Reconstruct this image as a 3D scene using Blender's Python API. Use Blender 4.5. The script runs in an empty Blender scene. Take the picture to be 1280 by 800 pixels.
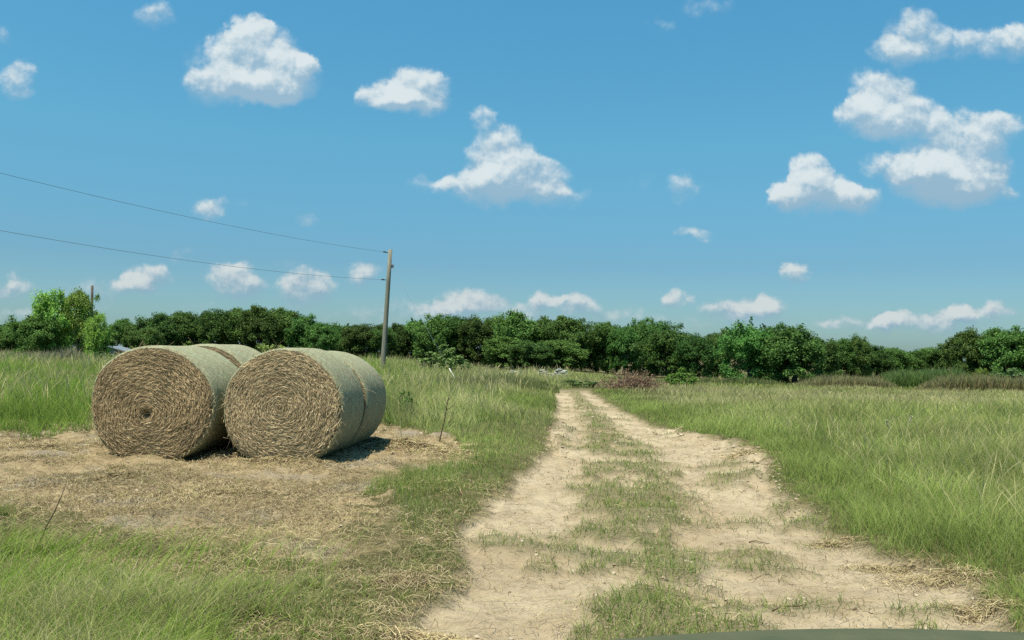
import bpy, math, random
import numpy as np
from mathutils import Vector, Matrix

R = math.radians
C = bpy.context.scene.collection
scene = bpy.context.scene

# ---------------------------------------------------------------- camera
CAM_H = 1.55
PITCH = math.atan(43 / 1108.0)
ROLL = R(-0.9)
cam_d = bpy.data.cameras.new('camera')
cam_d.sensor_width = 36.0
cam_d.lens = 36.0 * 1108.0 / 1280.0
cam_d.clip_start = 0.05
cam_d.clip_end = 20000
cam = bpy.data.objects.new('camera', cam_d)
C.objects.link(cam)
cam.location = (0, 0, CAM_H)
cam.rotation_euler = (R(90) + PITCH, ROLL, 0)
scene.camera = cam

# ---------------------------------------------------------------- world, sun, exposure
SUN_EL, SUN_AZ = R(68), R(222)          # azimuth clockwise from +Y: behind the viewer, to the left
sun_dir = Vector((math.sin(SUN_AZ) * math.cos(SUN_EL), math.cos(SUN_AZ) * math.cos(SUN_EL), math.sin(SUN_EL)))
sd = bpy.data.lights.new('sun', 'SUN')
sd.energy = 5.0
sd.angle = R(0.53)
sd.color = (1.0, 0.93, 0.77)
sun = bpy.data.objects.new('sun', sd)
C.objects.link(sun)
sun.rotation_euler = sun_dir.to_track_quat('Z', 'Y').to_euler()

scene.view_settings.view_transform = 'Standard'
scene.view_settings.look = 'None'
scene.view_settings.gamma = 1
scene.view_settings.use_curve_mapping = False
scene.view_settings.exposure = 0.58
scene.render.engine = 'CYCLES'
scene.cycles.max_bounces = 6
scene.cycles.diffuse_bounces = 3
scene.cycles.transmission_bounces = 3
scene.cycles.use_denoising = False

# picture <-> place: used only to read positions off the photograph onto the ground
_Rm = np.array(cam.rotation_euler.to_matrix())
def ray(px, py):
    v = np.stack([np.asarray(px, float) - 640.0, 400.0 - np.asarray(py, float), np.full(np.shape(px), -1108.0)], -1)
    return v @ _Rm.T
def at(px, py, depth):
    d = ray(px, py)
    return Vector(d / d[1] * depth) + Vector((0, 0, CAM_H))
def to_px(x, y, z=0.0):
    v = np.stack([x, y, np.zeros_like(x) + z - CAM_H], -1) @ _Rm
    w = np.maximum(-v[..., 2], 0.05)
    return 640 + v[..., 0] / w * 1108, 400 - v[..., 1] / w * 1108

class NT:
    """small helper to write node trees"""
    def __init__(self, tree):
        self.t = tree
        tree.nodes.clear()
    def n(self, typ, **kw):
        ins = kw.pop('ins', {})
        nd = self.t.nodes.new(typ)
        for k, v in kw.items():
            setattr(nd, k, v)
        for k, v in ins.items():
            self.set(nd.inputs[k], v)
        return nd
    def set(self, sock, v):
        if isinstance(v, bpy.types.NodeSocket):
            self.t.links.new(v, sock)
        elif v is not None:
            sock.default_value = v
    def math(self, op, a, b=None, c=None, clamp=False):
        nd = self.t.nodes.new('ShaderNodeMath')
        nd.operation = op
        nd.use_clamp = clamp
        self.set(nd.inputs[0], a)
        if b is not None: self.set(nd.inputs[1], b)
        if c is not None: self.set(nd.inputs[2], c)
        return nd.outputs[0]
    def vec(self, op, a, b=None, c=None):
        nd = self.t.nodes.new('ShaderNodeVectorMath')
        nd.operation = op
        self.set(nd.inputs[0], a)
        if b is not None: self.set(nd.inputs[1], b)
        if c is not None: self.set(nd.inputs[2], c)
        return nd.outputs['Value'] if op in ('LENGTH', 'DOT_PRODUCT') else nd.outputs[0]
    def mix(self, f, a, b, blend='MIX'):
        nd = self.t.nodes.new('ShaderNodeMix')
        nd.data_type = 'RGBA'
        nd.blend_type = blend
        self.set(nd.inputs[0], f)
        self.set(nd.inputs[6], a if isinstance(a, bpy.types.NodeSocket) else (*a, 1))
        self.set(nd.inputs[7], b if isinstance(b, bpy.types.NodeSocket) else (*b, 1))
        return nd.outputs[2]
    def maprange(self, v, a, b, c=0.0, d=1.0, smooth=False):
        nd = self.t.nodes.new('ShaderNodeMapRange')
        if smooth: nd.interpolation_type = 'SMOOTHSTEP'
        self.set(nd.inputs[0], v)
        for i, x in enumerate((a, b, c, d)): nd.inputs[i + 1].default_value = x
        return nd.outputs[0]
    def noise(self, vec, scale, detail=4, rough=0.55, dist=0.0):
        nd = self.t.nodes.new('ShaderNodeTexNoise')
        if vec is not None: self.set(nd.inputs['Vector'], vec)
        nd.inputs['Scale'].default_value = scale
        nd.inputs['Detail'].default_value = detail
        nd.inputs['Roughness'].default_value = rough
        nd.inputs['Distortion'].default_value = dist
        return nd

world = bpy.data.worlds.new('World')
scene.world = world
world.use_nodes = True
W = NT(world.node_tree)
SKY_STRENGTH = 0.10
sky = W.n('ShaderNodeTexSky', sky_type='NISHITA', sun_disc=False, sun_elevation=SUN_EL, sun_rotation=SUN_AZ,
          altitude=0.0, air_density=1.0, dust_density=0.9, ozone_density=1.2)
tc = W.n('ShaderNodeTexCoord')
gen = W.vec('NORMALIZE', tc.outputs['Generated'])
sep = W.n('ShaderNodeSeparateXYZ', ins={0: gen})
ysafe = W.math('MAXIMUM', sep.outputs[1], 0.02)
# P: direction of view over the field, hundredths of a radian-like units
px_ = W.math('MULTIPLY', W.math('DIVIDE', sep.outputs[0], ysafe), 11.08)
pz_ = W.math('MULTIPLY', W.math('DIVIDE', sep.outputs[2], ysafe), 11.08)
P = W.n('ShaderNodeCombineXYZ', ins={0: px_, 1: pz_, 2: 0.0}).outputs[0]
CLOUDS = [
 (322,78,58,46,1),(278,108,50,26,.95),(352,95,46,34,1),(316,46,26,30,.9),(385,80,15,20,.75),(262,84,34,34,.45),(325,112,56,22,.9),
 (527,112,38,27,1),(480,122,38,20,.9),(510,132,42,14,.8),
 (602,147,17,15,.55),
 (622,196,42,38,1),(655,222,58,30,1),(605,232,52,22,.95),(690,244,48,15,.65),(540,228,34,11,.35),
 (1145,42,42,32,.8),(1120,65,32,20,.7),
 (1235,58,64,22,.65),(1280,48,34,18,.6),
 (1104,130,48,38,1.05),(1085,145,38,24,.85),(1150,152,50,28,.75),(1210,160,60,26,.5),(1250,165,36,24,.6),
 (1204,204,54,38,1.1),(1138,206,58,26,.9),(1180,222,66,30,1.0),(1190,236,72,24,.9),(1235,245,44,14,.5),
 (1010,222,26,30,1),(1020,244,58,26,1),(1066,250,36,20,.75),(975,250,26,17,.75),
 (855,237,22,20,.5),(865,292,22,9,.45),(993,337,17,15,.75),
 (190,22,28,20,.5),(22,102,26,22,.65),(4,45,14,20,.35),
 (262,262,24,15,.6),(300,250,18,10,.2),(385,272,24,12,.28),
 (22,358,27,19,.7),(188,350,30,20,.75),(165,357,24,15,.45),(297,353,38,23,.85),(380,360,36,23,.85),(455,340,30,16,.6),
 (225,320,12,11,.3),(370,325,26,13,.25),(115,368,54,22,.4),(590,378,42,16,.7),(555,390,42,13,.42),(680,376,20,13,.65),
 (718,380,28,14,.5),(845,377,18,11,.6),(928,389,48,17,.6),(965,382,22,13,.6),(1105,402,24,13,.7),(1160,402,64,15,.4),
 (1205,393,22,12,.6),(1250,387,24,13,.6),(1048,398,24,10,.32),(888,8,34,16,.35),(830,28,22,11,.25),(800,220,28,16,.16),
 (60,400,90,20,.26),(300,395,120,18,.22),(560,398,110,22,.3),(720,392,80,20,.28),(900,398,90,20,.3),(1180,405,130,20,.34),(1060,350,60,10,.12),(60,395,70,14,.2),(440,385,80,16,.22),(760,400,90,14,.2),(1000,410,120,14,.2),(640,395,60,14,.25)]
nz1 = W.noise(P, 1.7, 5, 0.6)
warp = W.vec('MULTIPLY', W.vec('SUBTRACT', nz1.outputs['Color'], (0.5, 0.5, 0.5)), (0.60, 0.46, 0.0))
nz2 = W.noise(P, 4.5, 6, 0.62)
def field(Pv):
    Pw = W.vec('ADD', Pv, warp)
    acc = None
    for (a, b, rx, ry, s) in CLOUDS:
        d = ray(a, b); u, v = d[0] / d[1] * 11.08, d[2] / d[1] * 11.08
        sx, sy = 100.0 / (rx * 1.24), 100.0 / (ry * 1.26)
        q = W.vec('MULTIPLY_ADD', Pw, (sx, sy, 0.0), (-u * sx, -v * sy, 0.0))
        L = W.vec('DOT_PRODUCT', q, q)
        f = W.math('MULTIPLY_ADD', L, -s, s, clamp=True)
        acc = f if acc is None else W.math('ADD', acc, f)
    return acc
f0 = field(P)
f1 = field(W.vec('ADD', P, (-0.035, 0.13, 0.0)))
nn = W.math('SUBTRACT', nz2.outputs[0], 0.5)
nz0 = W.noise(P, 0.9, 3, 0.5)
nn = W.math('MULTIPLY_ADD', nn, 1.05, W.math('MULTIPLY', W.math('SUBTRACT', nz0.outputs[0], 0.5), 0.15))
dens = W.math('ADD', f0, nn)
nz3 = W.noise(W.vec('ADD', P, (-0.03, 0.10, 0.0)), 4.5, 6, 0.62)
slope = W.math('SUBTRACT', f0, f1)
soft = W.maprange(slope, -0.35, 0.45, 1.45, 0.72)
alpha = W.maprange(W.math('DIVIDE', W.math('SUBTRACT', dens, 0.0), soft), 0.0, 1.0, 0, 1, True)
alpha = W.math('MULTIPLY', alpha, W.maprange(f0, 0.0, 0.40, 0, 1, True))
alpha = W.math('MULTIPLY', alpha, W.maprange(sep.outputs[1], 0.02, 0.1))
lit = W.math('ADD', W.math('MULTIPLY', slope, 0.95),
             W.math('MULTIPLY', W.math('SUBTRACT', nz2.outputs[0], nz3.outputs[0]), 1.5))
lit = W.math('MULTIPLY_ADD', W.math('SUBTRACT', nz1.outputs[0], 0.5), 0.5, lit)
lit = W.maprange(lit, -0.26, 0.70, 0, 1, True)
EX = 0.67
ccol = W.mix(lit, (0.31 * EX, 0.49 * EX, 0.63 * EX), (0.70 * EX, 0.79 * EX, 0.82 * EX))
lowc = W.mix(1.0, ccol, (0.88, 0.87, 0.85), 'MULTIPLY')
elev = sep.outputs[2]
ccol = W.mix(W.maprange(elev, 0.06, 0.20), lowc, ccol)
# clear sky: Nishita, tinted to the camera's cyan rendering
tA = (0.53 * EX, 0.89 * EX, 1.06 * EX); tB = (0.61 * EX, 1.28 * EX, 1.31 * EX); tC = (0.60 * EX, 1.52 * EX, 1.62 * EX)
tint = W.mix(W.maprange(elev, 0.0, 0.10), (0.66 * EX, 0.97 * EX, 1.16 * EX), tA)
tint = W.mix(W.maprange(elev, 0.10, 0.23), tint, tB)
tint = W.mix(W.maprange(elev, 0.23, 0.41), tint, tC)
skyc = W.mix(1.0, sky.outputs[0], tint, 'MULTIPLY')
ccol_s = W.vec('SCALE', ccol, None)
ccol_s.node.inputs['Scale'].default_value = 1.0 / SKY_STRENGTH
fin = W.mix(alpha, skyc, ccol_s)
bg = W.n('ShaderNodeBackground', ins={'Color': fin, 'Strength': SKY_STRENGTH})
W.n('ShaderNodeOutputWorld', ins={0: bg.outputs[0]})
world.cycles.sampling_method = 'MANUAL'
world.cycles.sample_map_resolution = 256

# ---------------------------------------------------------------- helpers
rng = np.random.default_rng(7)
def _hash(ix, iy, seed):
    h = (ix.astype(np.int64) * 374761393 + iy.astype(np.int64) * 668265263 + seed * 1442695041) & 0xffffffff
    h = ((h ^ (h >> 13)) * 1274126177) & 0xffffffff
    return ((h ^ (h >> 16)) & 0xffffff) / float(0xffffff)
def vnoise(x, y, seed=0):
    ix, iy = np.floor(x), np.floor(y)
    fx, fy = x - ix, y - iy
    fx, fy = fx * fx * (3 - 2 * fx), fy * fy * (3 - 2 * fy)
    a, b = _hash(ix, iy, seed), _hash(ix + 1, iy, seed)
    c, d = _hash(ix, iy + 1, seed), _hash(ix + 1, iy + 1, seed)
    return (a * (1 - fx) + b * fx) * (1 - fy) + (c * (1 - fx) + d * fx) * fy
def fbm(x, y, scale=1.0, octs=4, seed=0):
    v, amp, tot = 0, 1.0, 0
    for o in range(octs):
        v = v + amp * vnoise(x * scale + 17.3 * o, y * scale - 9.1 * o, seed + o)
        tot += amp; amp *= 0.5; scale *= 2.03
    return v / tot
def sstep(v, a, b):
    t = np.clip((v - a) / (b - a), 0, 1)
    return t * t * (3 - 2 * t)

def mesh_from(name, verts, face_sizes, loops, cols=None, mat=None, smooth=False, uvs=None):
    me = bpy.data.meshes.new(name)
    verts = np.ascontiguousarray(verts, dtype=np.float32)
    loops = np.ascontiguousarray(loops, dtype=np.int32)
    fs = np.ascontiguousarray(face_sizes, dtype=np.int32)
    me.vertices.add(len(verts)); me.vertices.foreach_set('co', verts.ravel())
    me.loops.add(len(loops)); me.loops.foreach_set('vertex_index', loops)
    me.polygons.add(len(fs))
    me.polygons.foreach_set('loop_start', np.concatenate([[0], np.cumsum(fs)[:-1]]).astype(np.int32))
    me.polygons.foreach_set('use_smooth', np.full(len(fs), smooth, dtype=bool))
    me.update(calc_edges=True)
    if cols is not None:
        at_ = me.attributes.new('Col', 'FLOAT_COLOR', 'POINT')
        c = np.ones((len(verts), 4), dtype=np.float32); c[:, :cols.shape[1]] = cols
        at_.data.foreach_set('color', c.ravel())
    if uvs is not None:
        uv = me.uv_layers.new(name='UVMap')
        uv.data.foreach_set('uv', np.ascontiguousarray(uvs[loops], dtype=np.float32).ravel())
    if mat: me.materials.append(mat)
    return me
def link(name, me, parent=None, loc=None):
    o = bpy.data.objects.new(name, me)
    C.objects.link(o)
    if parent is not None: o.parent = parent
    if loc is not None: o.location = loc
    return o
def tag(o, label=None, cat=None, group=None, kind=None):
    if label: o['label'] = label
    if cat: o['category'] = cat
    if group: o['group'] = group
    if kind: o['kind'] = kind
    return o
def empty(name, loc=(0, 0, 0), rz=0.0):
    o = bpy.data.objects.new(name, None)
    o.empty_display_size = 0.2
    C.objects.link(o)
    o.location = loc
    o.rotation_euler = (0, 0, rz)
    return o

class MB:
    """collects tubes, boxes and lofts as one mesh"""
    def __init__(self): self.v = []; self.f = []
    def add(self, vs, fs):
        b = len(self.v)
        self.v += [tuple(p) for p in vs]
        self.f += [tuple(i + b for i in f) for f in fs]
    def tube(self, pts, rads, n=8, cap=True):
        pts = [Vector(p) for p in pts]
        vs, fs = [], []
        up = Vector((0.13, 0.21, 1)).normalized()
        for i, p in enumerate(pts):
            t = (pts[min(i + 1, len(pts) - 1)] - pts[max(i - 1, 0)]).normalized()
            a = t.cross(up)
            if a.length < 1e-3: a = t.cross(Vector((1, 0, 0)))
            a.normalize(); b = t.cross(a)
            for k in range(n):
                th = 2 * math.pi * k / n
                vs.append(p + (a * math.cos(th) + b * math.sin(th)) * rads[i])
        for i in range(len(pts) - 1):
            for k in range(n):
                k2 = (k + 1) % n
                fs.append((i * n + k, i * n + k2, (i + 1) * n + k2, (i + 1) * n + k))
        if cap:
            fs.append(tuple(range(n - 1, -1, -1)))
            fs.append(tuple((len(pts) - 1) * n + k for k in range(n)))
        self.add(vs, fs)
    def box(self, c, s, rot=None, bev=0.0):
        hx, hy, hz = s[0] / 2, s[1] / 2, s[2] / 2
        vs = [Vector((x, y, z)) for x in (-hx, hx) for y in (-hy, hy) for z in (-hz, hz)]
        if rot is not None: vs = [rot @ v for v in vs]
        vs = [v + Vector(c) for v in vs]
        self.add(vs, [(0, 1, 3, 2), (4, 6, 7, 5), (0, 4, 5, 1), (2, 3, 7, 6), (0, 2, 6, 4), (1, 5, 7, 3)])
    def build(self, name, mat, parent=None, smooth=True, loc=None):
        me = bpy.data.meshes.new(name)
        me.from_pydata(self.v, [], self.f)
        me.update()
        me.polygons.foreach_set('use_smooth', [smooth] * len(me.polygons))
        me.materials.append(mat)
        return link(name, me, parent, loc)

def new_mat(name):
    m = bpy.data.materials.new(name)
    m.use_nodes = True
    return m, NT(m.node_tree)

def leaf_mat(name, transl=0.35, rough=0.55, obj_var=0.0, spec=0.25, alb=0.82):
    m, T = new_mat(name)
    a = T.n('ShaderNodeAttribute', attribute_name='Col')
    col = T.mix(1.0, a.outputs['Color'], (alb, alb, alb), 'MULTIPLY')
    if obj_var:
        oi = T.n('ShaderNodeObjectInfo')
        hsv = T.n('ShaderNodeHueSaturation', ins={'Color': col,
                  'Hue': T.maprange(oi.outputs['Random'], 0, 1, 0.5 - 0.007 * obj_var, 0.5 + 0.016 * obj_var),
                  'Value': T.maprange(T.math('FRACT', T.math('MULTIPLY', oi.outputs['Random'], 7.31)), 0, 1, 1 - .22 * obj_var, 1 + .22 * obj_var)})
        col = hsv.outputs[0]
    p = T.n('ShaderNodeBsdfPrincipled', ins={'Base Color': col, 'Roughness': rough, 'Specular IOR Level': spec})
    t = T.n('ShaderNodeBsdfTranslucent', ins={'Color': col})
    mx = T.n('ShaderNodeMixShader', ins={0: transl, 1: p.outputs[0], 2: t.outputs[0]})
    T.n('ShaderNodeOutputMaterial', ins={0: mx.outputs[0]})
    return m
def flat_mat(name, c1, c2, scale=8.0, rough=0.8, metallic=0.0, bump=0.2, stretch=None, spec=0.3):
    c1 = tuple(v * .82 for v in c1); c2 = tuple(v * .82 for v in c2)
    m, T = new_mat(name)
    co = T.n('ShaderNodeTexCoord').outputs['Object']
    if stretch: co = T.vec('MULTIPLY', co, stretch)
    nz = T.noise(co, scale, 6, 0.6)
    p = T.n('ShaderNodeBsdfPrincipled', ins={'Base Color': T.mix(T.maprange(nz.outputs[0], .3, .7), c1, c2), 'Roughness': rough,
                                            'Metallic': metallic, 'Specular IOR Level': spec})
    if bump:
        b = T.n('ShaderNodeBump', ins={'Height': nz.outputs[0], 'Strength': bump, 'Distance': 0.02})
        T.set(p.inputs['Normal'], b.outputs[0])
    T.n('ShaderNodeOutputMaterial', ins={0: p.outputs[0]})
    return m

M_GRASS = leaf_mat('grass_blades', 0.42, .75, spec=.08, alb=.90)
M_STRAW = leaf_mat('straw', 0.15, 0.8, spec=.08)
M_LEAF = leaf_mat('tree_leaves', 0.32, 0.6, obj_var=1.6, spec=.15, alb=1.15)
M_BUSH = leaf_mat('bush_leaves', 0.35, 0.55)
M_BARK = flat_mat('bark', (0.06, 0.05, 0.04), (0.13, 0.11, 0.085), 6, 0.9)
M_POLE = flat_mat('weathered_pole_wood', (0.16, 0.16, 0.12), (0.28, 0.27, 0.21), 5, 0.85, stretch=(6, 6, 0.5))
M_WIRE = flat_mat('dull_wire', (0.14, 0.18, 0.21), (0.18, 0.22, 0.26), 4, 0.6, bump=0)
M_WHITE = flat_mat('white_plastic', (0.62, 0.62, 0.58), (0.75, 0.75, 0.72), 3, 0.5, bump=0)
M_TWIG = flat_mat('dead_twig', (0.07, 0.045, 0.03), (0.15, 0.10, 0.065), 12, 0.85)

# ---------------------------------------------------------------- the lie of the land
TL = [(488,690),(505,697),(530,690),(555,683),(580,668),(600,640),(625,600),(655,572),(690,578),(725,560),(760,520),(800,490),(1000,380)]
TR = [(488,737),(508,770),(530,815),(545,860),(553,915),(572,962),(590,972),(602,966),(630,1000),(660,1035),(690,1100),(700,1150),(730,1215),(790,1275),(1000,1500)]
CL = [(488,712),(520,731),(550,738),(580,738),(620,722),(660,716),(700,728),(740,732),(800,715),(1000,640)]
CR = [(488,722),(520,754),(545,780),(560,815),(600,848),(640,858),(670,868),(710,884),(750,905),(790,950),(1000,1080)]
def pl(tab, py): return np.interp(py, [t[0] for t in tab], [t[1] for t in tab])
def inpoly(px, py, poly):
    inside = np.zeros(np.shape(px), bool)
    n = len(poly)
    for i in range(n):
        x0, y0 = poly[i]; x1, y1 = poly[(i + 1) % n]
        c = ((y0 > py) != (y1 > py)) & (px < (x1 - x0) * (py - y0) / ((y1 - y0) if y1 != y0 else 1e-9) + x0)
        inside ^= c
    return inside
HAY = [(-900,552),(-300,546),(0,543),(60,538),(115,530),(160,522),(300,517),(420,522),(480,534),(545,545),(583,560),(574,580),(545,600),(518,622),(500,645),
       (430,655),(330,666),(200,664),(110,650),(0,630),(-300,640),(-900,700)]
STRIPD = [(480,.4),(505,.6),(520,.9),(532,.8),(543,.3),(555,.95),(572,.35),(590,.85),(600,.85),(655,.9),(668,.35),(678,.2),(690,.85),(712,.85),(724,.25),(740,.7),(760,1),(800,1)]

def regions(x, y):
    """bare: 0..1 bare earth, hay: 0..1 litter, turf strip density, edge distance in metres from the track"""
    n1 = fbm(x, y, 0.9, 4, 11) - .5
    n2 = fbm(x, y, 3.2, 3, 23) - .5
    xx = x + n1 * 0.35 + n2 * 0.30
    yy = y + (fbm(x, y, 1.3, 3, 31) - .5) * .5
    px, py = to_px(xx, np.maximum(yy, 1.5))
    py = np.clip(py, 455, 990)
    mpp = np.maximum(y, 2) / 1108.0
    l, r = pl(TL, py), pl(TR, py)
    e = np.minimum(px - l, r - px) * mpp            # >0 inside the track
    far = sstep(y, 36, 43)
    track = sstep(e, -0.10, 0.14) * (1 - far)
    e = np.where(y > 42, -np.minimum(np.abs(x - 2.6) + 1, 6), e)
    cl, cr = pl(CL, py), pl(CR, py)
    ec = np.minimum(px - cl, cr - px) * mpp
    n3 = fbm(x, y, 2.3, 3, 41)
    dens = np.interp(py, [a for a, b in STRIPD], [b for a, b in STRIPD])
    n5 = fbm(x, y, 5.5, 3, 47)
    strip = sstep(ec + (n5 - .5) * .5, -0.22, 0.16) * sstep(n3 + .45 * (n5 - .5) + dens * .45 - .66, -.08, .14)
    # stray tufts in the ruts
    n4 = fbm(x * .55, y, 1.9, 3, 57)
    stray = sstep(n4, .60, .74) * .8
    for (a, b, rx, ry) in ((918, 598, 45, 9), (1015, 655, 55, 20), (1160, 782, 40, 7), (995, 632, 40, 10), (850, 527, 30, 7), (655, 705, 40, 9)):
        stray = np.maximum(stray, np.clip(1.4 - ((px - a) / rx) ** 2 - ((py - b) / ry) ** 2, 0, 1))
    strip = np.maximum(strip, stray * sstep(n3, .3, .5)) * track
    hay = inpoly(px + n1 * 190 + n2 * 70, py + n2 * 30 + n1 * 24, HAY).astype(float) * (y < 24)
    # mixed zone in front of the hay ground
    mixz = sstep(py, 640, 660) * (1 - sstep(py, 690, 740)) * (px < l - 10)
    mixz = mixz * sstep(n3 + n1 * .3, .36, .6) * .75
    hay = np.maximum(hay * (1 - sstep(py, 645, 700) * .4), mixz) * (1 - track)
    return track, strip, hay, e, px, py
def terrain(x, y, micro=True):
    x = np.asarray(x, float); y = np.asarray(y, float)
    z = (fbm(x, y, 0.07, 2, 3) - .5) * .10 * sstep(np.hypot(x, y), 4, 30)
    # left field climbs a little
    z = z + 0.38 * sstep(y, 19, 44) * sstep(-x + (y - 20) * .02, 1.0, 9)
    z = z - 0.38 * sstep(y, 18, 55) * sstep(x - y * .05, 1.2, 7)
    if micro:
        tr, st, hay, e, px, py = regions(x, y)
        z = z - 0.09 * tr * (1 - .75 * st)
        # spoil along the right edge of the track
        b = sstep(y, 9, 11) * (1 - sstep(y, 17.5, 20)) * np.exp(-((e - .12) / .35) ** 2) * (x > .8)
        z = z + b * (.03 + .34 * np.maximum(fbm(x, y, 2.6, 4, 71) - .42, 0))
        z = z + (fbm(x, y, 2.2, 4, 5) - .5) * (.05 * tr + .13 * hay + .05) * sstep(60 - y, 0, 25)
        z = z + (fbm(x, y, 9, 3, 6) - .5) * (.026 * tr + .07 * hay) * sstep(34 - y, 0, 12)
    return z
def tz(x, y): return float(terrain(np.array([x]), np.array([y]))[0])

# ---------------------------------------------------------------- ground sheet
def graded(a, b, n, k):
    t = np.linspace(0, 1, n)
    return a + (b - a) * (np.exp(k * t) - 1) / (math.exp(k) - 1)
ys = np.concatenate([[-4000, -800, -200, -60, -20, -8, -3, 0, 1.5, 2.6], graded(3.4, 60, 640, 2.55), graded(61, 130, 40, 1), [160, 220, 320, 500, 900, 1800, 4500]])
xp = np.concatenate([graded(0, 9, 250, .9), graded(9.15, 60, 120, 1.7)[1:], [70, 90, 130, 200, 320, 520, 900, 1800, 4500]])
xs = np.concatenate([-xp[::-1][:-1], xp]) + 0.0
X, Y = np.meshgrid(xs, ys)
sh = X.shape
xf, yf = X.ravel(), Y.ravel()
zf = terrain(xf, yf)
tr, st, hay, e, px, py = regions(xf, yf)
nr, nc = sh
idx = np.arange(nr * nc).reshape(nr, nc)
q = np.stack([idx[:-1, :-1], idx[:-1, 1:], idx[1:, 1:], idx[1:, :-1]], -1).reshape(-1, 4)
cols = np.stack([tr * (1 - .65 * st), hay, st], -1)

mg, T = new_mat('earth_and_soil')
a = T.n('ShaderNodeAttribute', attribute_name='Col')
s3 = T.n('ShaderNodeSeparateColor', ins={0: a.outputs['Color']})
pos = T.n('ShaderNodeNewGeometry').outputs['Position']
nA = T.noise(pos, 0.8, 6, .6); nB = T.noise(pos, 6.0, 6, .65)
nC = T.noise(T.vec('MULTIPLY', pos, (1.0, 3.0, 1.0)), 22.0, 5, .7)
nD = T.noise(pos, 60.0, 3, .6)
dirt = T.mix(T.maprange(nA.outputs[0], .38, .62), (0.41, 0.32, 0.21), (0.52, 0.425, 0.295))
dirt = T.mix(T.maprange(nB.outputs[0], .48, .72, 0, .8), dirt, (0.27, 0.215, 0.14))
dirt = T.mix(T.maprange(nC.outputs[0], .52, .78, 0, .8), dirt, (0.52, 0.45, 0.31))
dirt = T.mix(T.maprange(nD.outputs[0], .58, .75, 0, .7), dirt, (0.20, 0.155, 0.095))
hayc = T.mix(T.maprange(nB.outputs[0], .38, .62), (0.24, 0.18, 0.10), (0.39, 0.30, 0.18))
hayc = T.mix(T.maprange(nC.outputs[0], .5, .72), hayc, (0.43, 0.34, 0.20))
hayc = T.mix(T.maprange(nA.outputs[0], .52, .66), hayc, (0.30, 0.255, 0.195))
soil = T.mix(T.maprange(nB.outputs[0], .38, .62), (0.075, 0.07, 0.03), (0.17, 0.15, 0.07))
soil = T.mix(T.maprange(nC.outputs[0], .5, .75, 0, .6), soil, (0.22, 0.20, 0.09))
c = T.mix(s3.outputs[1], soil, hayc)
c = T.mix(s3.outputs[0], c, dirt)
c = T.mix(1.0, c, (.82, .81, .79), 'MULTIPLY')
p = T.n('ShaderNodeBsdfPrincipled', ins={'Base Color': c, 'Roughness': .95, 'Specular IOR Level': .1})
hgt = T.math('ADD', T.math('MULTIPLY', nB.outputs[0], .6), T.math('MULTIPLY', nC.outputs[0], .4))
hgt = T.math('ADD', hgt, T.math('MULTIPLY', nD.outputs[0], .15))
bmp = T.n('ShaderNodeBump', ins={'Height': hgt, 'Strength': .9, 'Distance': .05})
T.set(p.inputs['Normal'], bmp.outputs[0])
T.n('ShaderNodeOutputMaterial', ins={0: p.outputs[0]})
g = link('ground', mesh_from('ground', np.stack([xf, yf, zf], -1), np.full(len(q), 4), q.ravel(), cols, mg, True))
tag(g, kind='structure', label='field ground with a bare two-rut dirt track and trampled hay yard')

# ---------------------------------------------------------------- grass
def blades(x, y, z, h, w, dirv, bend, c0, c1, levels=3, prof=(1, .8, .45), az=None):
    """curved tapering blades; every blade is its own strip of faces"""
    n = len(x)
    ph = rng.uniform(0, 2 * np.pi, n)
    if az is not None: ph = az
    wx, wy = np.cos(ph) * w * .5, np.sin(ph) * w * .5
    dx, dy = np.cos(dirv), np.sin(dirv)
    ts = np.linspace(0, 1, levels + 1)
    V = np.zeros((n, 2 * levels + 1, 3)); CC = np.zeros((n, 2 * levels + 1, 3))
    for k, t in enumerate(ts):
        hz = h * (t * (1 - .35 * bend * t)); hh = h * bend * t ** 1.7
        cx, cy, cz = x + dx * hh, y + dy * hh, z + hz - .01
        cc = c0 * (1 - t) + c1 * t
        if k < levels:
            pw = prof[k] if k < len(prof) else .5
            V[:, 2 * k] = np.stack([cx - wx * pw, cy - wy * pw, cz], -1)
            V[:, 2 * k + 1] = np.stack([cx + wx * pw, cy + wy * pw, cz], -1)
            CC[:, 2 * k] = cc; CC[:, 2 * k + 1] = cc
        else:
            V[:, 2 * k] = np.stack([cx, cy, cz], -1); CC[:, 2 * k] = cc
    nv = 2 * levels + 1
    loc = []
    sizes = []
    for k in range(levels - 1):
        loc += [2 * k, 2 * k + 1, 2 * k + 3, 2 * k + 2]; sizes.append(4)
    k = levels - 1
    loc += [2 * k, 2 * k + 1, 2 * k + 2]; sizes.append(3)
    loops = (np.arange(n)[:, None] * nv + np.array(loc)[None]).ravel()
    return V.reshape(-1, 3), np.tile(sizes, n), loops, CC.reshape(-1, 3)
def join(parts):
    vs, fs, ls, cs = [], [], [], []
    b = 0
    for v, f, l, c_ in parts:
        vs.append(v); fs.append(f); ls.append(l + b); cs.append(c_); b += len(v)
    return np.concatenate(vs), np.concatenate(fs), np.concatenate(ls), np.concatenate(cs)
def stuff(name, parts, mat, label, cat):
    v, f, l, c_ = join(parts)
    o = link(name, mesh_from(name, v, f, l, c_, mat))
    return tag(o, label, cat, kind='stuff')
def scatter(n, d0, d1, pow_=1.0, margin=1.12):
    """points over the ground in front, thinning with distance"""
    u = rng.random(n)
    if pow_ == 1.0: d = d0 * (d1 / d0) ** u
    else:
        k = 1 - pow_; d = (d0 ** k + u * (d1 ** k - d0 ** k)) ** (1 / k)
    x = (rng.random(n) * 2 - 1) * (d * .5776 * margin + 1.3)
    return x, d
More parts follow.
